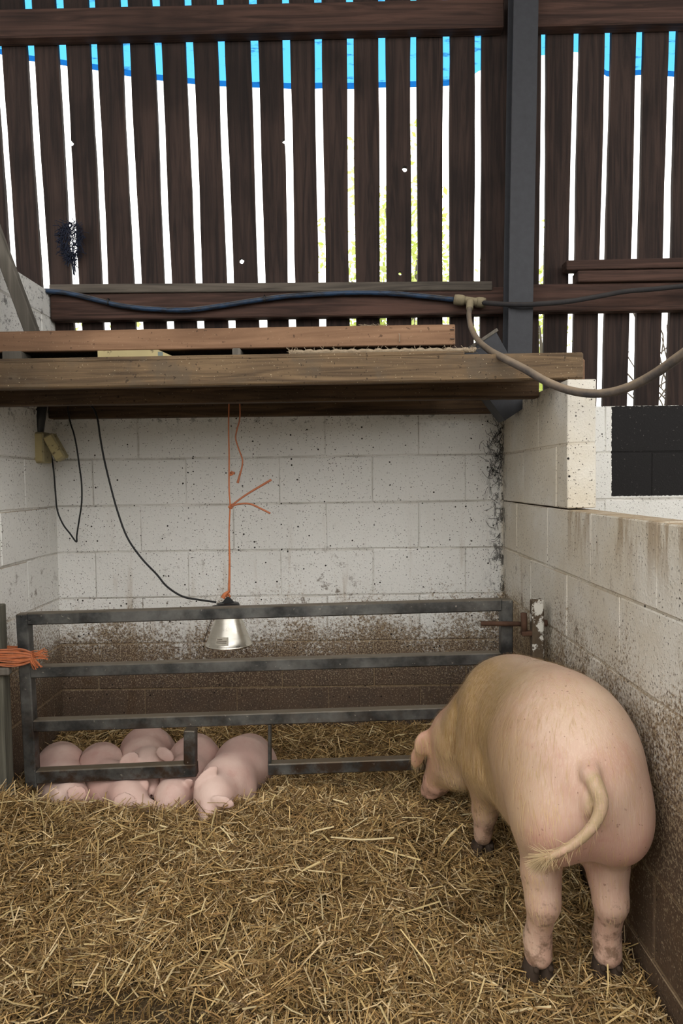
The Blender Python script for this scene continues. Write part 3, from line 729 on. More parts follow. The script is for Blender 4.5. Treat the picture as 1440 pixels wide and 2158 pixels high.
# ------------------------------------------------------------------ gate
GY = 2.60
gt = empty('pen_gate', at(60, 1640, Y=GY), 'worn steel tube gate with creep openings in front of the piglets', 'gate')
def gp(x, y): return at(x, y, Y=GY)
T = .045
bar('left_stile', gp(50.5, 1292), gp(70, 1655), T, T, M['gate'], gt, .004, upv=(0, 1, 0))
bar('top_rail', gp(62, 1303), gp(1056, 1273.5), T, T, M['gate'], gt, .004)
bar('right_stile', gp(1066.5, 1262), gp(1066.5, 1640), T, T, M['gate'], gt, .004, upv=(0, 1, 0))
bar('middle_rail', gp(68, 1414), gp(1055, 1385), T, T, M['gate'], gt, .004)
bar('lower_rail', gp(74, 1527), gp(1055, 1496), T, T, M['gate'], gt, .004)
bar('creep_bottom_bar', gp(80, 1634), gp(416, 1619), T, T+.006, M['gate'], gt, .004)
bar('creep_drop_bar', gp(402, 1536), gp(402, 1607), T, T+.003, M['gate'], gt, .004, upv=(0, 1, 0))
bar('thin_drop_bar', gp(569, 1525), gp(569, 1630), .012, .035, M['gate'], gt, .002, upv=(0, 1, 0))
bar('bottom_bar', gp(566, 1618), gp(1055, 1600), T, T, M['gate'], gt, .004)
for px, py in ((45, 1299), (62, 1306)):
    c = at(px, py, Y=GY-T/2-.001); tube('bolt_hole', [c, c+Vector((0, -.003, 0))], .004, M['black'], gt, 8, 2, False)
tube('latch_rod', [at(1014, 1314, Y=2.565), at(1100, 1315, Y=2.55)], .0095, M['rust'], gt, 8, 2, False)
gpst = empty('hanging_post', at(1132, 1640, Y=2.53), 'steel gate post with flaking white paint against the block side wall', 'post')
bar('post', at(1132, 1262, Y=2.53), at(1134, 1680, Y=2.53), .044, .044, M['flaky'], gpst, .006, upv=(0, 1, 0))
tube('hinge_pin', [at(1104, 1292, Y=2.53), at(1106, 1335, Y=2.53)], .012, M['rust'], gpst, 10, 2, False)
tube('hinge_pin_head', [at(1104, 1291, Y=2.53), at(1104, 1300, Y=2.53)], .0085, M['rust'], gpst, 6, 2, False)
bar('hinge_bracket', at(1099, 1335, Y=2.53), at(1122, 1334, Y=2.53), .03, .018, M['rust'], gpst, .003)
tube('bolt_head', [at(1144, 1313, Y=2.53), at(1153, 1313, Y=2.53)], .014, M['rust'], gpst, 6, 2, False)
lp = empty('corner_post', at(8, 1660, Y=2.62), 'weathered grey post beside the left stile of the gate', 'post')
bar('upper_post', at(-6, 1274, Y=2.62), at(0, 1410, Y=2.62), .045, .05, M['fence_post'], lp, .004, upv=(0, 1, 0))
bar('lower_post', at(-1, 1405, Y=2.61), at(10, 1690, Y=2.61), .05, .062, M['fence_post'], lp, .004, upv=(0, 1, 0))
bar('bracket', at(-10, 1415, Y=2.57), at(22, 1414, Y=2.57), .03, .03, M['strut'], lp, .005)
tb = empty('twine_binding', at(30, 1400, Y=2.58), 'band of orange baler twine tying the gate to the corner post', 'twine')
rr = random.Random(11)
for i in range(13):
    y = 1368+i*2.9; yo = 2.568-rr.random()*.006
    V, Fc = [], []
    pts = [at(-40, y-2+rr.uniform(-1, 1), Y=yo), at(-10, y+rr.uniform(-2, 2), Y=yo), at(20, y+1+rr.uniform(-2, 2), Y=yo-.006), at(45, y+rr.uniform(-1.5, 1.5), Y=yo-.008), at(66, 1384+(y-1384)*.55, Y=yo-.012), at(70, 1384+(y-1384)*.5, Y=2.60)]
    tube_geo(catmull(pts, 5), .0032+rr.random()*.001, 6, V, Fc); link('strand', mesh('strand', V, Fc, True), M['twine'] if i % 3 else M['twine_faded'], tb)
for i in range(3):
    V, Fc = [], []; y = 1362+i*3
    tube_geo(catmull([at(-30, y, Y=2.64), at(10, y, Y=2.64), at(40, y+1, Y=2.632)], 4), .003, 6, V, Fc); link('back_strand', mesh('strand', V, Fc, True), M['twine'], tb)
V, Fc = [], []
for i in range(46):
    a = rr.uniform(-.75, .25) if i < 24 else rr.uniform(.7, 1.6); L_ = rr.uniform(18, 36); s = at(66+rr.uniform(-2, 2), 1382+rr.uniform(-10, 10), Y=2.556)
    e = at(68+L_*math.cos(a), 1384+L_*math.sin(a)*.8, Y=2.545+rr.random()*.012); m_ = (s+e)/2+Vector((rr.uniform(-.003, .003), -.008, .004))
    tube_geo(catmull([s, m_, e], 3), .0016, 5, V, Fc, False)
link('frayed_knot', mesh('frayed_knot', V, Fc), M['twine'], tb)

# ------------------------------------------------------------------ implicit-surface bodies
def smin(a, b, k):
    h = np.clip(.5+.5*(b-a)/k, 0, 1); return b*(1-h)+a*h-k*h*(1-h)
def smax(a, b, k): return -smin(-a, -b, k)
def ell(P, c, r, R=None):
    q = P-np.array(c, np.float32)
    if R is not None: q = q @ np.array(R, np.float32)
    r = np.array(r, np.float32); k0 = np.linalg.norm(q/r, axis=-1); k1 = np.linalg.norm(q/(r*r), axis=-1)+1e-9
    return k0*(k0-1)/k1
def cone(P, a, b, r1, r2):
    a, b = np.array(a, np.float32), np.array(b, np.float32); ba = b-a; pa = P-a
    h = np.clip((pa @ ba)/(ba @ ba), 0, 1); return np.linalg.norm(pa-h[..., None]*ba, axis=-1)-(r1+(r2-r1)*h)
def rotm(ax, deg): return np.array(Matrix.Rotation(math.radians(deg), 3, ax))
def euler(x, y, z): return rotm('Z', z) @ rotm('Y', y) @ rotm('X', x)

def surface_nets(fn, lo, hi, h, name):
    lo, hi = np.array(lo), np.array(hi); n = np.ceil((hi-lo)/h).astype(int)+1
    ax = [lo[i]+h*np.arange(n[i]) for i in range(3)]
    val = np.empty(n, np.float32)
    for i in range(n[0]):
        g = np.stack(np.meshgrid([ax[0][i]], ax[1], ax[2], indexing='ij'), -1).astype(np.float32)[0]
        val[i] = fn(g.reshape(-1, 3)).reshape(n[1], n[2])
    ins = val < 0
    cs = np.zeros(n-1, np.int8)
    for dx in (0, 1):
        for dy in (0, 1):
            for dz in (0, 1): cs += ins[dx:n[0]-1+dx, dy:n[1]-1+dy, dz:n[2]-1+dz]
    act = (cs > 0) & (cs < 8); idx = -np.ones(n-1, np.int64); ijk = np.argwhere(act); idx[act] = np.arange(len(ijk))
    acc = np.zeros((len(ijk), 3)); cnt = np.zeros(len(ijk))
    cor = [(a, b, c) for a in (0, 1) for b in (0, 1) for c in (0, 1)]
    for i, c0 in enumerate(cor):
        for c1 in cor[i+1:]:
            if sum(abs(a-b) for a, b in zip(c0, c1)) != 1: continue
            v0 = val[tuple((ijk+c0).T)]; v1 = val[tuple((ijk+c1).T)]; m_ = (v0 < 0) != (v1 < 0)
            t = np.where(m_, v0/(v0-v1+1e-12), 0)
            acc += m_[:, None]*(np.array(c0)+t[:, None]*(np.array(c1)-np.array(c0))); cnt += m_
    V = lo+h*(ijk+acc/cnt[:, None])
    quads = []
    for d in range(3):
        e, f = (d+1) % 3, (d+2) % 3
        sl0 = [slice(None)]*3; sl1 = [slice(None)]*3; sl0[d] = slice(0, n[d]-1); sl1[d] = slice(1, n[d])
        cr = ins[tuple(sl0)] != ins[tuple(sl1)]; pts = np.argwhere(cr)
        pts = pts[(pts[:, e] > 0) & (pts[:, f] > 0) & (pts[:, e] < n[e]-1) & (pts[:, f] < n[f]-1)]
        sgn = ins[tuple(pts.T)]
        def cell(de, df):
            q = pts.copy(); q[:, e] -= de; q[:, f] -= df; return idx[tuple(q.T)]
        q = np.stack([cell(1, 1), cell(0, 1), cell(0, 0), cell(1, 0)], -1); q[~sgn] = q[~sgn][:, ::-1]; quads.append(q)
    Q = np.concatenate(quads); Q = Q[(Q >= 0).all(1)]
    me = bpy.data.meshes.new(name); me.vertices.add(len(V)); me.vertices.foreach_set('co', V.astype(np.float32).ravel())
    me.loops.add(Q.size); me.loops.foreach_set('vertex_index', Q.ravel().astype(np.int32)); me.polygons.add(len(Q))
    me.polygons.foreach_set('loop_start', np.arange(0, Q.size, 4, dtype=np.int32))
    me.polygons.foreach_set('use_smooth', np.ones(len(Q), bool)); me.update(calc_edges=True); me.validate()
    return me

# ---- sow, facing away from us towards the straw by the gate
GZ = .14
HL, HR = at(1135, 2070, Z=GZ), at(1281, 2068, Z=GZ); FL = at(1018, 1806, Z=.16)
TAIL = [at(1243, 1600, Y=1.60), at(1245, 1632, Y=1.545), at(1262, 1668, Y=1.515), at(1268, 1698, Y=1.505), at(1252, 1738, Y=1.50), at(1215, 1775, Y=1.50), at(1172, 1800, Y=1.505), at(1150, 1808, Y=1.51)]
TP = catmull(TAIL, 3)
VU = np.array(at(1239, 1690, Y=1.542))
def sow_sdf(P):
    d = ell(P, (.600, 1.78, .703), (.166, .235, .220))                       # rump
    d = smin(d, ell(P, (.597, 1.93, .684), (.178, .37, .232)), .08)         # barrel
    d = smin(d, ell(P, (.588, 2.20, .650), (.176, .22, .212)), .08)         # shoulders
    d = smin(d, ell(P, (.510, 1.685, .620), (.092, .130, .125)), .04)        # hams
    d = smin(d, ell(P, (.672, 1.685, .620), (.092, .130, .125)), .04)
    d = smin(d, ell(P, (.600, 2.05, .52), (.15, .30, .13)), .08)            # belly
    d = smin(d, ell(P, (.480, 2.23, .57), (.085, .12, .17)), .06)           # left shoulder blade
    d = smin(d, ell(P, (.690, 2.23, .57), (.085, .12, .17)), .06)
    d = smin(d, cone(P, (.56, 2.30, .68), (.44, 2.43, .535), .165, .115), .07)   # neck
    hd = cone(P, (.415, 2.46, .50), (.352, 2.53, .325), .098, .055)        # head
    hd = smin(hd, ell(P, (.42, 2.445, .415), (.078, .085, .085)), .05)      # jowl
    hd = smin(hd, cone(P, (.350, 2.53, .32), (.332, 2.55, .285), .042, .040), .02)
    d = smin(d, hd, .05)
    # snout rim
    d = smin(d, ell(P, (.330, 2.552, .281), (.044, .044, .014), euler(25, -25, 0)), .012)
    # ear (left, lopping forward and down) and right ear
    R1 = euler(0, 14, 25)
    d = smin(d, ell(P, at(893, 1566, Y=2.46), (.040, .016, .045), euler(0, 30, 30)), .03)
    d = smin(d, ell(P, at(881, 1592, Y=2.485), (.028, .011, .052), euler(10, 8, 20)), .02)
    d = smin(d, ell(P, (.47, 2.56, .50), (.03, .012, .07), euler(20, -10, -30)), .02)
    # hind legs: thigh, hock, shank, pastern
    for H_, s in ((HL, -1), (HR, 1)):
        hx, hy = H_.x, H_.y
        hk = (hx+.012*(1 if s < 0 else -1)*0+.004*s*-1, hy-.028, .375)
        d = smin(d, cone(P, (.508 if s < 0 else .672, 1.705, .56), (hx+.006*-s, hy-.004, .43), .073, .046), .028)
        d = smin(d, cone(P, (hx+.004*-s, hy-.012, .44), hk, .045, .039), .03)
        d = smin(d, cone(P, hk, (hx, hy+.008, .255), .0375, .0325), .03)
        d = smin(d, cone(P, (hx, hy+.008, .255), (hx, hy, .218), .033, .036), .02)
    # fore legs
    for hx, hy in ((FL.x, FL.y), (.665, 2.34)):
        sx = .475 if hx < .6 else .68
        d = smin(d, cone(P, (sx, 2.24, .52), (hx+.01, hy-.03, .40), .09, .054), .05)
        d = smin(d, cone(P, (hx+.01, hy-.03, .40), (hx+.004, hy-.022, .335), .052, .043), .02)
        d = smin(d, cone(P, (hx+.004, hy-.022, .335), (hx, hy, .235), .040, .031), .02)
    # cleft between the hams and beneath the tail
    d = smax(d, -cone(P, (.593, 1.54, .50), (.593, 1.520, .64), .014, .008), .03)
    d = smax(d, -cone(P, (.592, 1.56, .44), (.592, 1.66, .47), .045, .045), .04)
    d = smin(d, ell(P, VU, (.017, .022, .036)), .012)
    d = smax(d, -cone(P, VU+np.array([0, -.024, .02]), VU+np.array([0, -.024, -.012]), .003, .003), .008)
    # fold behind the shoulder and wrinkle behind the jowl
    d = smax(d, -cone(P, (.405, 2.08, .60), (.430, 2.06, .42), .010, .008), .05)
    d = smax(d, -cone(P, (.385, 2.31, .66), (.405, 2.33, .42), .012, .010), .05)
    # tail
    n = len(TP)-1
    tl = None
    for i in range(n):
        r1 = np.interp(i/n, [0, .2, .5, 1], [.029, .020, .0140, .008]); r2 = np.interp((i+1)/n, [0, .2, .5, 1], [.029, .020, .0140, .008])
        c_ = cone(P, TP[i], TP[i+1], r1, r2); tl = c_ if tl is None else np.minimum(tl, c_)
    d = smin(d, tl, .012)
    return d
sow_me = surface_nets(sow_sdf, (.24, 1.44, .15), (.81, 2.68, 1.0), .0066, 'sow')
sow = link('sow', sow_me, M['sow']); tag(sow, 'large pink sow seen from behind with head down in the straw', 'pig')
def hoof(p, yaw, parent):
    V, Fc = [], []; bm = bmesh.new()
    for s in (-1, 1):
        prof = [(.0, 0.0), (.024, .0), (.027, .010), (.022, .060), (.0, .066)]
        vv = []
        for k, (r, z) in enumerate(prof):
            ring = []
            for j in range(10):
                a = 2*math.pi*j/10; x = s*.019+r*.82*math.cos(a); y = r*1.35*math.sin(a)+(.012 if z < .02 else 0)
                ring.append(bm.verts.new((x, y, z)))
            vv.append(ring)
        for k in range(len(prof)-1):
            for j in range(10): bm.faces.new((vv[k][j], vv[k][(j+1) % 10], vv[k+1][(j+1) % 10], vv[k+1][j]))
        dc = bmesh.ops.create_uvsphere(bm, u_segments=8, v_segments=6, radius=.008)['verts']; bmesh.ops.translate(bm, vec=(s*.020, -.031, .062), verts=dc)
    bmesh.ops.remove_doubles(bm, verts=bm.verts, dist=1e-5)
    bmesh.ops.rotate(bm, matrix=Matrix.Rotation(yaw, 3, 'Z'), verts=bm.verts); bmesh.ops.translate(bm, vec=p, verts=bm.verts)
    link('hoof', bm_mesh('hoof', bm, True), M['hoof'], parent)
hoof(Vector((HL.x, HL.y, GZ-.005)), .15, sow); hoof(Vector((HR.x, HR.y, GZ-.005)), -.1, sow); hoof(Vector((FL.x, FL.y, .150)), .2, sow); hoof(Vector((.665, 2.34, .150)), 0, sow)
# bristles following the lie of the coat
def bristles():
    me = sow_me; nv = len(me.vertices); co_ = np.empty(nv*3, np.float32); me.vertices.foreach_get('co', co_); co_ = co_.reshape(-1, 3)
    no = np.empty(nv*3, np.float32); me.vertices.foreach_get('normal', no); no = no.reshape(-1, 3)
    keep = (co_[:, 2] > .33)&(co_[:, 1] < 2.5); ids = np.flatnonzero(keep)
    w = np.clip((co_[ids, 1]-1.55)*2.2, .25, 1)*np.where(co_[ids, 0] < .5, 1.6, .7); w /= w.sum()
    sel = rng.choice(ids, 26000, p=w); P = co_[sel]; N_ = no[sel]
    D = np.array([0, -.45, -1.0])[None]+rng.normal(0, .16, (len(sel), 3)); D = D-(D*N_).sum(1, keepdims=True)*N_; D /= np.linalg.norm(D, axis=1, keepdims=True)+1e-6
    L = rng.uniform(.018, .042, len(sel))[:, None]; S = np.cross(D, N_)*.00028
    A = P+N_*.0004; B = A+D*L*.5+N_*L*.11; E_ = A+D*L+N_*L*.16
    V = np.stack([A-S, A+S, B-S*.8, B+S*.8, E_], 1).reshape(-1, 3); k = np.arange(len(sel))[:, None]*5
    Fc = [tuple(f) for f in (k+[0, 1, 3, 2]).tolist()]+[tuple(f) for f in (k+[2, 3, 4]).tolist()]
    o = link('bristles', mesh('bristles', V, Fc), M['bristle'], sow); tag(o, kind='stuff')
bristles()
def tuft():
    r = random.Random(8); V, Fc = [], []; e = TP[-1]; dr = (TP[-1]-TP[-4]).normalized()
    for i in range(420):
        b_ = TP[-1-min(7, int(abs(r.gauss(0, 3))))]; d = (dr+Vector((r.gauss(0, .33), r.gauss(0, .25), r.gauss(-.12, .4)))).normalized()*r.uniform(.018, .052)
        tube_geo([b_, b_+d*.5, b_+d+Vector((0, 0, -.004))], [.0011, .0009, .0003], 3, V, Fc, False)
    o = link('tail_tuft', mesh('tail_tuft', V, Fc), M['tuft'], sow); tag(o, kind='stuff')
tuft()

# ---- piglets asleep in a heap under the lamp
def piglet_sdf(spec):
    rump, mid, sho, hd, sn, sc, ears = spec
    def f(P):
        d = cone(P, rump, mid, .098*sc, .102*sc)
        d = smin(d, cone(P, mid, sho, .100*sc, .088*sc), .04)
        d = smin(d, cone(P, sho, hd, .078*sc, .068*sc), .05)
        d = smin(d, cone(P, hd, sn, .062*sc, .030*sc), .03)
        s0, h0 = np.array(sn), np.array(hd); ax = (s0-h0)/np.linalg.norm(s0-h0)
        d = smin(d, cone(P, s0+ax*.004, s0+ax*.014, .030*sc, .031*sc), .008)
        # haunches
        r0, m0 = np.array(rump), np.array(mid); fw = (m0-r0)/np.linalg.norm(m0-r0); sd = np.cross(fw, [0, 0, 1]); sd /= np.linalg.norm(sd)
        for s in (-1, 1):
            d = smin(d, ell(P, r0+sd*s*.050*sc+fw*.02-np.array([0, 0, .02]), (.068*sc, .075*sc, .075*sc)), .02)
            d = smin(d, ell(P, np.array(sho)+sd*s*.055*sc-np.array([0, 0, .03]), (.05*sc, .06*sc, .06*sc)), .02)
        d = smax(d, -cone(P, r0-fw*.103*sc+np.array([0, 0, .05]), r0-fw*.10*sc-np.array([0, 0, .05]), .004, .004), .03)
        for c, r, e in ears: d = smin(d, ell(P, c, r, euler(*e)), .010)
        return d
    pts = np.array([rump, mid, sho, hd, sn]+[e[0] for e in ears]); return f, pts.min(0)-.13*sc, pts.max(0)+.13*sc
def V3(*a): return np.array(at(*a[:2], Y=a[2]))
PIG = [
 ('plump piglet rump nearest the gate stile, head buried in straw', [V3(126, 1612, 2.92), V3(128, 1626, 2.83), V3(140, 1664, 2.69), V3(148, 1684, 2.585), V3(176, 1716, 2.52), 1.0,
    [(V3(162, 1672, 2.515), (.038, .008, .028), (-20, 18, 12)), (V3(112, 1674, 2.54), (.030, .008, .026), (-15, -30, -20))]]),
 ('second piglet from the gate stile with one pink ear over the straw', [V3(213, 1614, 2.93), V3(216, 1628, 2.84), V3(232, 1662, 2.69), V3(268, 1678, 2.59), V3(308, 1700, 2.53), 1.02,
    [(V3(262, 1690, 2.505), (.042, .008, .034), (-18, 10, 10)), (V3(300, 1655, 2.60), (.028, .008, .03), (0, 30, 0))]]),
 ('piglet at the back of the heap facing us with two open ears', [V3(318, 1582, 3.10), V3(308, 1586, 3.02), V3(303, 1598, 2.92), V3(310, 1616, 2.78), V3(321, 1660, 2.655), 1.06,
    [(V3(348, 1590, 2.72), (.044, .008, .028), (-5, 24, -16)), (V3(272, 1600, 2.72), (.040, .008, .028), (-5, -24, 16))]]),
 ('piglet partly hidden behind the creep drop bar', [V3(412, 1594, 2.97), V3(408, 1606, 2.88), V3(388, 1650, 2.70), V3(364, 1680, 2.58), V3(345, 1712, 2.52), 1.0,
    [(V3(396, 1652, 2.58), (.02, .009, .03), (20, 40, 0))]]),
 ('largest piglet at the right of the heap lying across its neighbour', [V3(524, 1600, 2.92), V3(512, 1614, 2.80), V3(478, 1650, 2.62), V3(452, 1676, 2.50), V3(440, 1716, 2.43), 1.10,
    [(V3(434, 1640, 2.485), (.026, .009, .058), (-15, 48, 0)), (V3(470, 1690, 2.42), (.044, .008, .022), (-10, 18, 0))]]),
]
piglet_fns = []
def gate_clear(P):
    d = cone(P, gp(80, 1634), gp(416, 1619), .0305, .0305)
    for a_, b_, r_ in ((gp(402, 1536), gp(402, 1607), .030), (gp(70, 1500), gp(70, 1655), .031), (gp(569, 1525), gp(569, 1630), .016), (gp(74, 1527), gp(600, 1510), .030)):
        d = np.minimum(d, cone(P, a_, b_, r_, r_))
    return d
_raw = [piglet_sdf(sp) for _, sp in PIG]; _prio = [3, 2, 1, 4, 0]
def pressed(i):
    f = _raw[i][0]; over = [_raw[j][0] for j in range(len(PIG)) if _prio[j] < _prio[i]]
    def g(P):
        d = f(P)
        for h in over: d = smax(d, .0015-h(P), .012)
        return smax(d, .001-gate_clear(P), .012)
    return g
for i_, (lab, spec) in enumerate(PIG):
    f, lo, hi = pressed(i_), _raw[i_][1], _raw[i_][2]; piglet_fns.append((f, lo, hi))
    lo = np.maximum(lo, [-1.375, -9, .10])
    o = link('piglet', surface_nets(f, lo, hi, .0062, 'piglet'), M['piglet']); tag(o, lab, 'piglet', 'piglets asleep under the lamp')
    s0, h0 = Vector(spec[4]), Vector(spec[3]); ax = (s0-h0).normalized(); side = ax.cross(Vector((0, 0, 1))).normalized()
    for s in (-1, 1):
        c = s0+ax*.0445*1+side*s*.010; tube('nostril', [c-ax*.004, c+ax*.0015], .0045, M['nostril'], o, 8, 2, False)

# ------------------------------------------------------------------ straw bed
def zs(x, y):
    x, y = np.asarray(x, float), np.asarray(y, float)
    zl = np.interp(y, [.8, 1.4, 1.7, 1.95, 2.1, 2.3, 2.42, 2.55, 2.9, 3.3], [.02, .04, .07, .125, .185, .235, .262, .215, .20, .255])
    zr = np.interp(y, [.8, 1.4, 1.7, 2.0, 2.35, 2.6, 2.9, 3.3], [.08, .115, .14, .135, .16, .205, .235, .26])
    k = np.clip((x-.05)/.40, 0, 1); k = k*k*(3-2*k); z = zl*(1-k)+zr*k
    z = z + .016*np.sin(x*6.1+y*3.3+.7)*np.sin(y*7.7-x*2.9)+.009*np.sin(x*15+1)*np.sin(y*17+x*5)
    z = z - .045*np.exp(-(((x+.27)/.22)**2+((y-1.93)/.09)**2))           # trodden hollow
    z = z + .05*np.exp(-(((x+1.28)/.14)**2+((y-2.42)/.12)**2))           # drift against the gate foot
    z = z - .012*np.exp(-(((x-.48)/.2)**2+((y-2.05)/.14)**2))
    return z
def pig_d(P):
    d = np.full(len(P), 9., np.float32)
    for f, lo, hi in [(sow_sdf, np.array((.24, 1.44, .10)), np.array((.81, 2.68, 1.0)))]+piglet_fns:
        m_ = ((P > lo) & (P < hi)).all(1)
        if m_.any(): d[m_] = np.minimum(d[m_], f(P[m_]))
    return d
bed = grid_plane('straw_bed', XL+.002, XR-.002, .5, YB-.002, 150, 190, lambda x, y: float(zs(x, y))-.006, M['ground'])
tag(bed, 'deep golden straw bedding heaped across the pen floor', 'straw', kind='stuff')
def stalks(name, N, Lr, Wr, lift, dens_pow, seed, pal):
    g = np.random.default_rng(seed)
    x = g.uniform(XL+.01, XR-.01, N*2); y = 1.25+(YB-1.27)*g.random(N*2)**1.25
    def fbm(x, y, s): return .5+.25*(np.sin(x*s*1.3+y*s*.7+seed)+np.sin(y*s*1.7-x*s*.9+2.1*seed))
    dens = np.clip(.35+.9*fbm(x, y, 4.3)*.7+.45*fbm(x, y, 11), 0, 1)
    dens *= np.clip(1-1.25*np.exp(-(((x+.58)/.30)**2+((y-1.70)/.10)**2))-1.0*np.exp(-(((x+.12)/.20)**2+((y-1.87)/.055)**2))-.9*np.exp(-(((x+.05)/.14)**2+((y-1.71)/.05)**2))-.7*np.exp(-(((x-.40)/.12)**2+((y-1.98)/.09)**2))-.6*np.exp(-(((x-.55)/.2)**2+((y-1.72)/.06)**2)), (.03 if dens_pow >= 1 else .25), 1)
    k = g.random(N*2) < dens**dens_pow; x, y = x[k][:N], y[k][:N]; n = len(x)
    th = g.uniform(0, 2*np.pi, n); L = g.uniform(*Lr, n)*np.where(g.random(n) < .15, 1.6, 1); W = g.uniform(*Wr, n)*.5
    dx, dy = np.cos(th), np.sin(th); lft = g.random(n)**2*lift
    x0, y0, x1, y1 = x-dx*L/2, y-dy*L/2, x+dx*L/2, y+dy*L/2
    ok = (x0 > XL+.004)&(x1 > XL+.004)&(x0 < XR-.004)&(x1 < XR-.004)&(y0 < YB-.004)&(y1 < YB-.004)
    x, y, th, L, W, dx, dy, lft, x0, y0, x1, y1 = [a[ok] for a in (x, y, th, L, W, dx, dy, lft, x0, y0, x1, y1)]; n = len(x)
    tilt = g.normal(0, .22, n)*L
    zm = zs(x, y)+lft+.003; za = np.maximum(zs(x0, y0)+.001, zm-tilt); zb = np.maximum(zs(x1, y1)+.001, zm+tilt)
    za = np.minimum(za, zs(x0, y0)+lift*1.6+.02); zb = np.minimum(zb, zs(x1, y1)+lift*1.6+.02)
    zm = np.maximum(zm, (za+zb)/2+g.normal(0, .05, n)*L)
    Pm = np.stack([x, y, zm], 1); bend = g.normal(0, .07, n)*L; Pm[:, 0] += -dy*bend; Pm[:, 1] += dx*bend
    Pa, Pb = np.stack([x0, y0, za], 1), np.stack([x1, y1, zb], 1)
    dm = np.minimum(np.minimum(pig_d(Pm.astype(np.float32)), pig_d(Pa.astype(np.float32))), pig_d(Pb.astype(np.float32)))
    ok = dm > .002; Pa, Pm, Pb, W, dx, dy = Pa[ok], Pm[ok], Pb[ok], W[ok], dx[ok], dy[ok]; n = len(Pa)
    roll = g.uniform(-1.0, 1.0, n); S = np.stack([-dy*np.cos(roll), dx*np.cos(roll), np.sin(roll)], 1)*W[:, None]; U = np.array([0, 0, 1.0])*W[:, None]*.55
    V = np.stack([Pa-S, Pa+U, Pa+S, Pm-S, Pm+U, Pm+S, Pb-S, Pb+U, Pb+S], 1).reshape(-1, 3); k = np.arange(n)[:, None]*9
    Q = np.concatenate([k+[0, 1, 4, 3], k+[1, 2, 5, 4], k+[3, 4, 7, 6], k+[4, 5, 8, 7]], 0)
    me = bpy.data.meshes.new(name); me.vertices.add(len(V)); me.vertices.foreach_set('co', V.astype(np.float32).ravel()); me.loops.add(Q.size); me.loops.foreach_set('vertex_index', Q.astype(np.int32).ravel())
    me.polygons.add(len(Q)); me.polygons.foreach_set('loop_start', np.arange(0, Q.size, 4, dtype=np.int32)); me.update(calc_edges=True)
    pal = np.array(pal); ci = g.integers(0, len(pal), n); col = pal[ci]*g.uniform(.65, 1.3, n)[:, None]
    ca = me.color_attributes.new('Col', 'FLOAT_COLOR', 'POINT'); cc = np.ones((n, 9, 4), np.float32); cc[:, :, :3] = col[:, None]; ca.data.foreach_set('color', cc.ravel())
    o = link(name, me, M['straw'], bed); tag(o, kind='stuff'); return o
PALD = [(.19, .108, .034), (.27, .165, .055), (.10, .056, .02), (.36, .24, .09)]
PALB = [(.40, .25, .095), (.54, .37, .16), (.27, .155, .055), (.68, .51, .28), (.16, .09, .032), (.46, .30, .12)]
stalks('chaff', 80000, (.012, .045), (.0016, .0034), .012, .6, 21, PALD)
stalks('straw_stalks', 85000, (.025, .085), (.0016, .0040), .032, 1.0, 22, PALB)
stalks('long_stalks', 2200, (.06, .14), (.0030, .0055), .040, 1.0, 23, [(.62, .47, .22), (.70, .56, .31), (.52, .37, .16)])
# straw drift sticking up by the gate foot
def drift():
    r = random.Random(4); V, Fc, cs = [], [], []
    for i in range(260):
        if i < 150: x, y = r.gauss(-1.24, .07), r.gauss(2.47, .05)
        else: x, y = r.uniform(-1.15, -.35), r.gauss(2.36, .03)
        x = max(XL+.06, x); z = float(zs(x, y)); L = r.uniform(.05, .13); a = r.uniform(0, 6.28); e = r.uniform(.1, .9) if i < 150 else r.uniform(0, .45)
        d = Vector((math.cos(a)*math.cos(e), math.sin(a)*math.cos(e), math.sin(e)))*L; p = Vector((x, y, z))
        if p.x+d.x < XL+.01: d.x *= -1
        q = np.array([p, p+d*.5, p+d], np.float32)
        if pig_d(q).min() < .001: continue
        b0 = len(V); tube_geo([p, p+d*.5+Vector((0, 0, .006)), p+d], [.0022, .002, .0014], 4, V, Fc, False); c = r.choice(PALB); k = r.uniform(.8, 1.3); cs += [(c[0]*k, c[1]*k, c[2]*k, 1)]*(len(V)-b0)
    me = mesh('loose_straw', V, Fc); ca = me.color_attributes.new('Col', 'FLOAT_COLOR', 'POINT'); ca.data.foreach_set('color', np.array(cs, np.float32).ravel())
    o = link('loose_straw', me, M['straw'], bed); tag(o, kind='stuff')
drift()

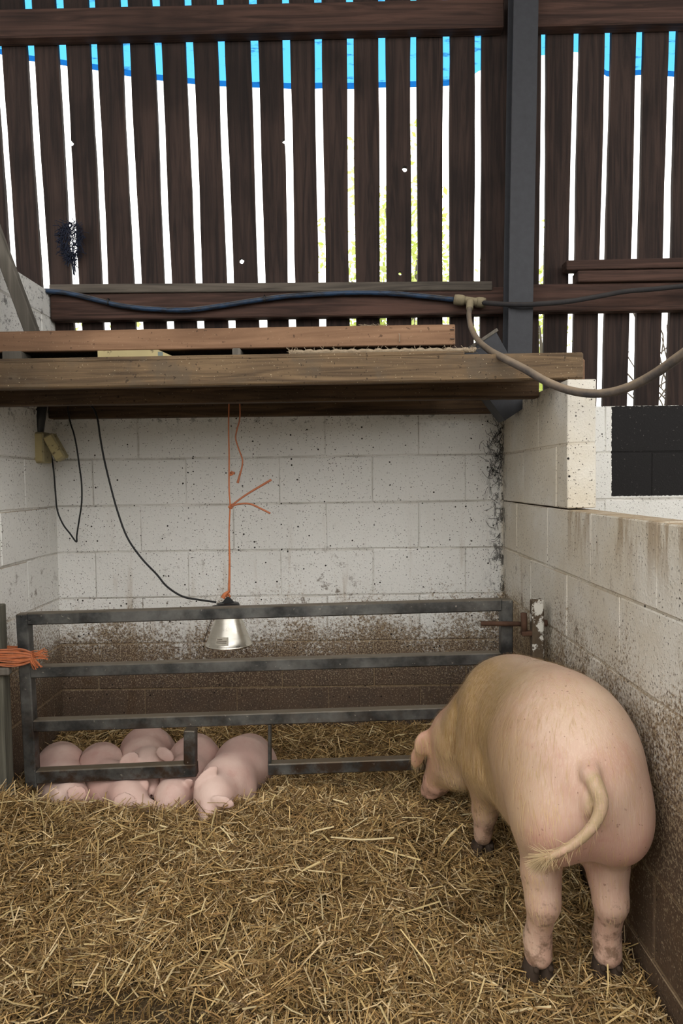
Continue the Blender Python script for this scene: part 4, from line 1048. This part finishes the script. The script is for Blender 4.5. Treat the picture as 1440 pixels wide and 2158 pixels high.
# ------------------------------------------------------------------ shrubs outside the slats
def shrub(label, c, rx, ry, rz, n, seed, dens=1.0):
    g = np.random.default_rng(seed); root = empty('shrub', (c[0], c[1], -.01), label, 'shrub', 'shrubs outside behind the slats')
    u = g.normal(size=(n, 3)); u /= np.linalg.norm(u, axis=1, keepdims=True); rad = g.random(n)**.4
    P = np.array(c)+u*rad[:, None]*np.array([rx, ry, rz])*(1+.25*np.sin(u[:, :1]*9+u[:, 2:]*7)); P = P[P[:, 2] > .05]; n = len(P)
    A = g.normal(size=(n, 3)); A /= np.linalg.norm(A, axis=1, keepdims=True); B = np.cross(A, g.normal(size=(n, 3))); B /= np.linalg.norm(B, axis=1, keepdims=True); s = g.uniform(.02, .045, n)[:, None]
    V = np.stack([P-A*s, P+B*s*.5, P+A*s, P-B*s*.5], 1).reshape(-1, 3); k = np.arange(n)[:, None]*4; Fc = [tuple(f) for f in (k+[0, 1, 2, 3]).tolist()]
    me = mesh('foliage', V, Fc); ca = me.color_attributes.new('Col', 'FLOAT_COLOR', 'POINT'); q = np.repeat(g.random(n), 4)[:, None]*np.ones((1, 4)); ca.data.foreach_set('color', q.astype(np.float32).ravel())
    o = link('foliage', me, M['leaf'], root); tag(o, kind='stuff')
    V, Fc = [], []; r = random.Random(seed); base = Vector((c[0], c[1], -.01))
    for i in range(7):
        e = Vector(c)+Vector((r.uniform(-.6, .6)*rx, r.uniform(-.6, .6)*ry, r.uniform(-.2, .8)*rz)); m_ = base.lerp(e, .5)+Vector((r.uniform(-.15, .15), r.uniform(-.15, .15), .1)); tube_geo(catmull([base, m_, e], 5), [.03, .018, .006], 6, V, Fc)
    link('stems', mesh('stems', V, Fc), M['bark'], root)
shrub('tall yellow green shrub glimpsed through the middle slats', (.55, 6.4, 2.9), .74, .7, 1.55, 5200, 31)
shrub('green shrub glimpsed through the gaps right beside the post', (1.84, 6.2, 2.0), .24, .4, 1.45, 2200, 32)
shrub('low green shrub glimpsed under the pipe at the left', (-1.95, 6.2, 1.9), .9, .6, 1.05, 4500, 33)
def twigs():
    r = random.Random(9); root = empty('bare_bush', (2.6, 5.6, -.01), 'bare twiggy bush glimpsed through the slats at far right', 'bush'); V, Fc = [], []
    for i in range(90):
        p = Vector((2.85+r.uniform(-.55, .55), 5.6+r.uniform(-.4, .4), r.uniform(1.0, 2.9))); d = Vector((r.uniform(-.25, .25), r.uniform(-.1, .1), r.uniform(.1, .5))); tube_geo(catmull([p, p+d*.5+Vector((r.uniform(-.06, .06), 0, 0)), p+d], 3), [.006, .003], 4, V, Fc)
    for i in range(6): tube_geo(catmull([Vector((2.6, 5.6, -.01)), Vector((2.6+r.uniform(-.3, .3), 5.6, .8)), Vector((2.8+r.uniform(-.5, .5), 5.6, 2.2))], 5), [.02, .006], 5, V, Fc)
    link('twigs', mesh('twigs', V, Fc), M['bark'], root)
twigs()
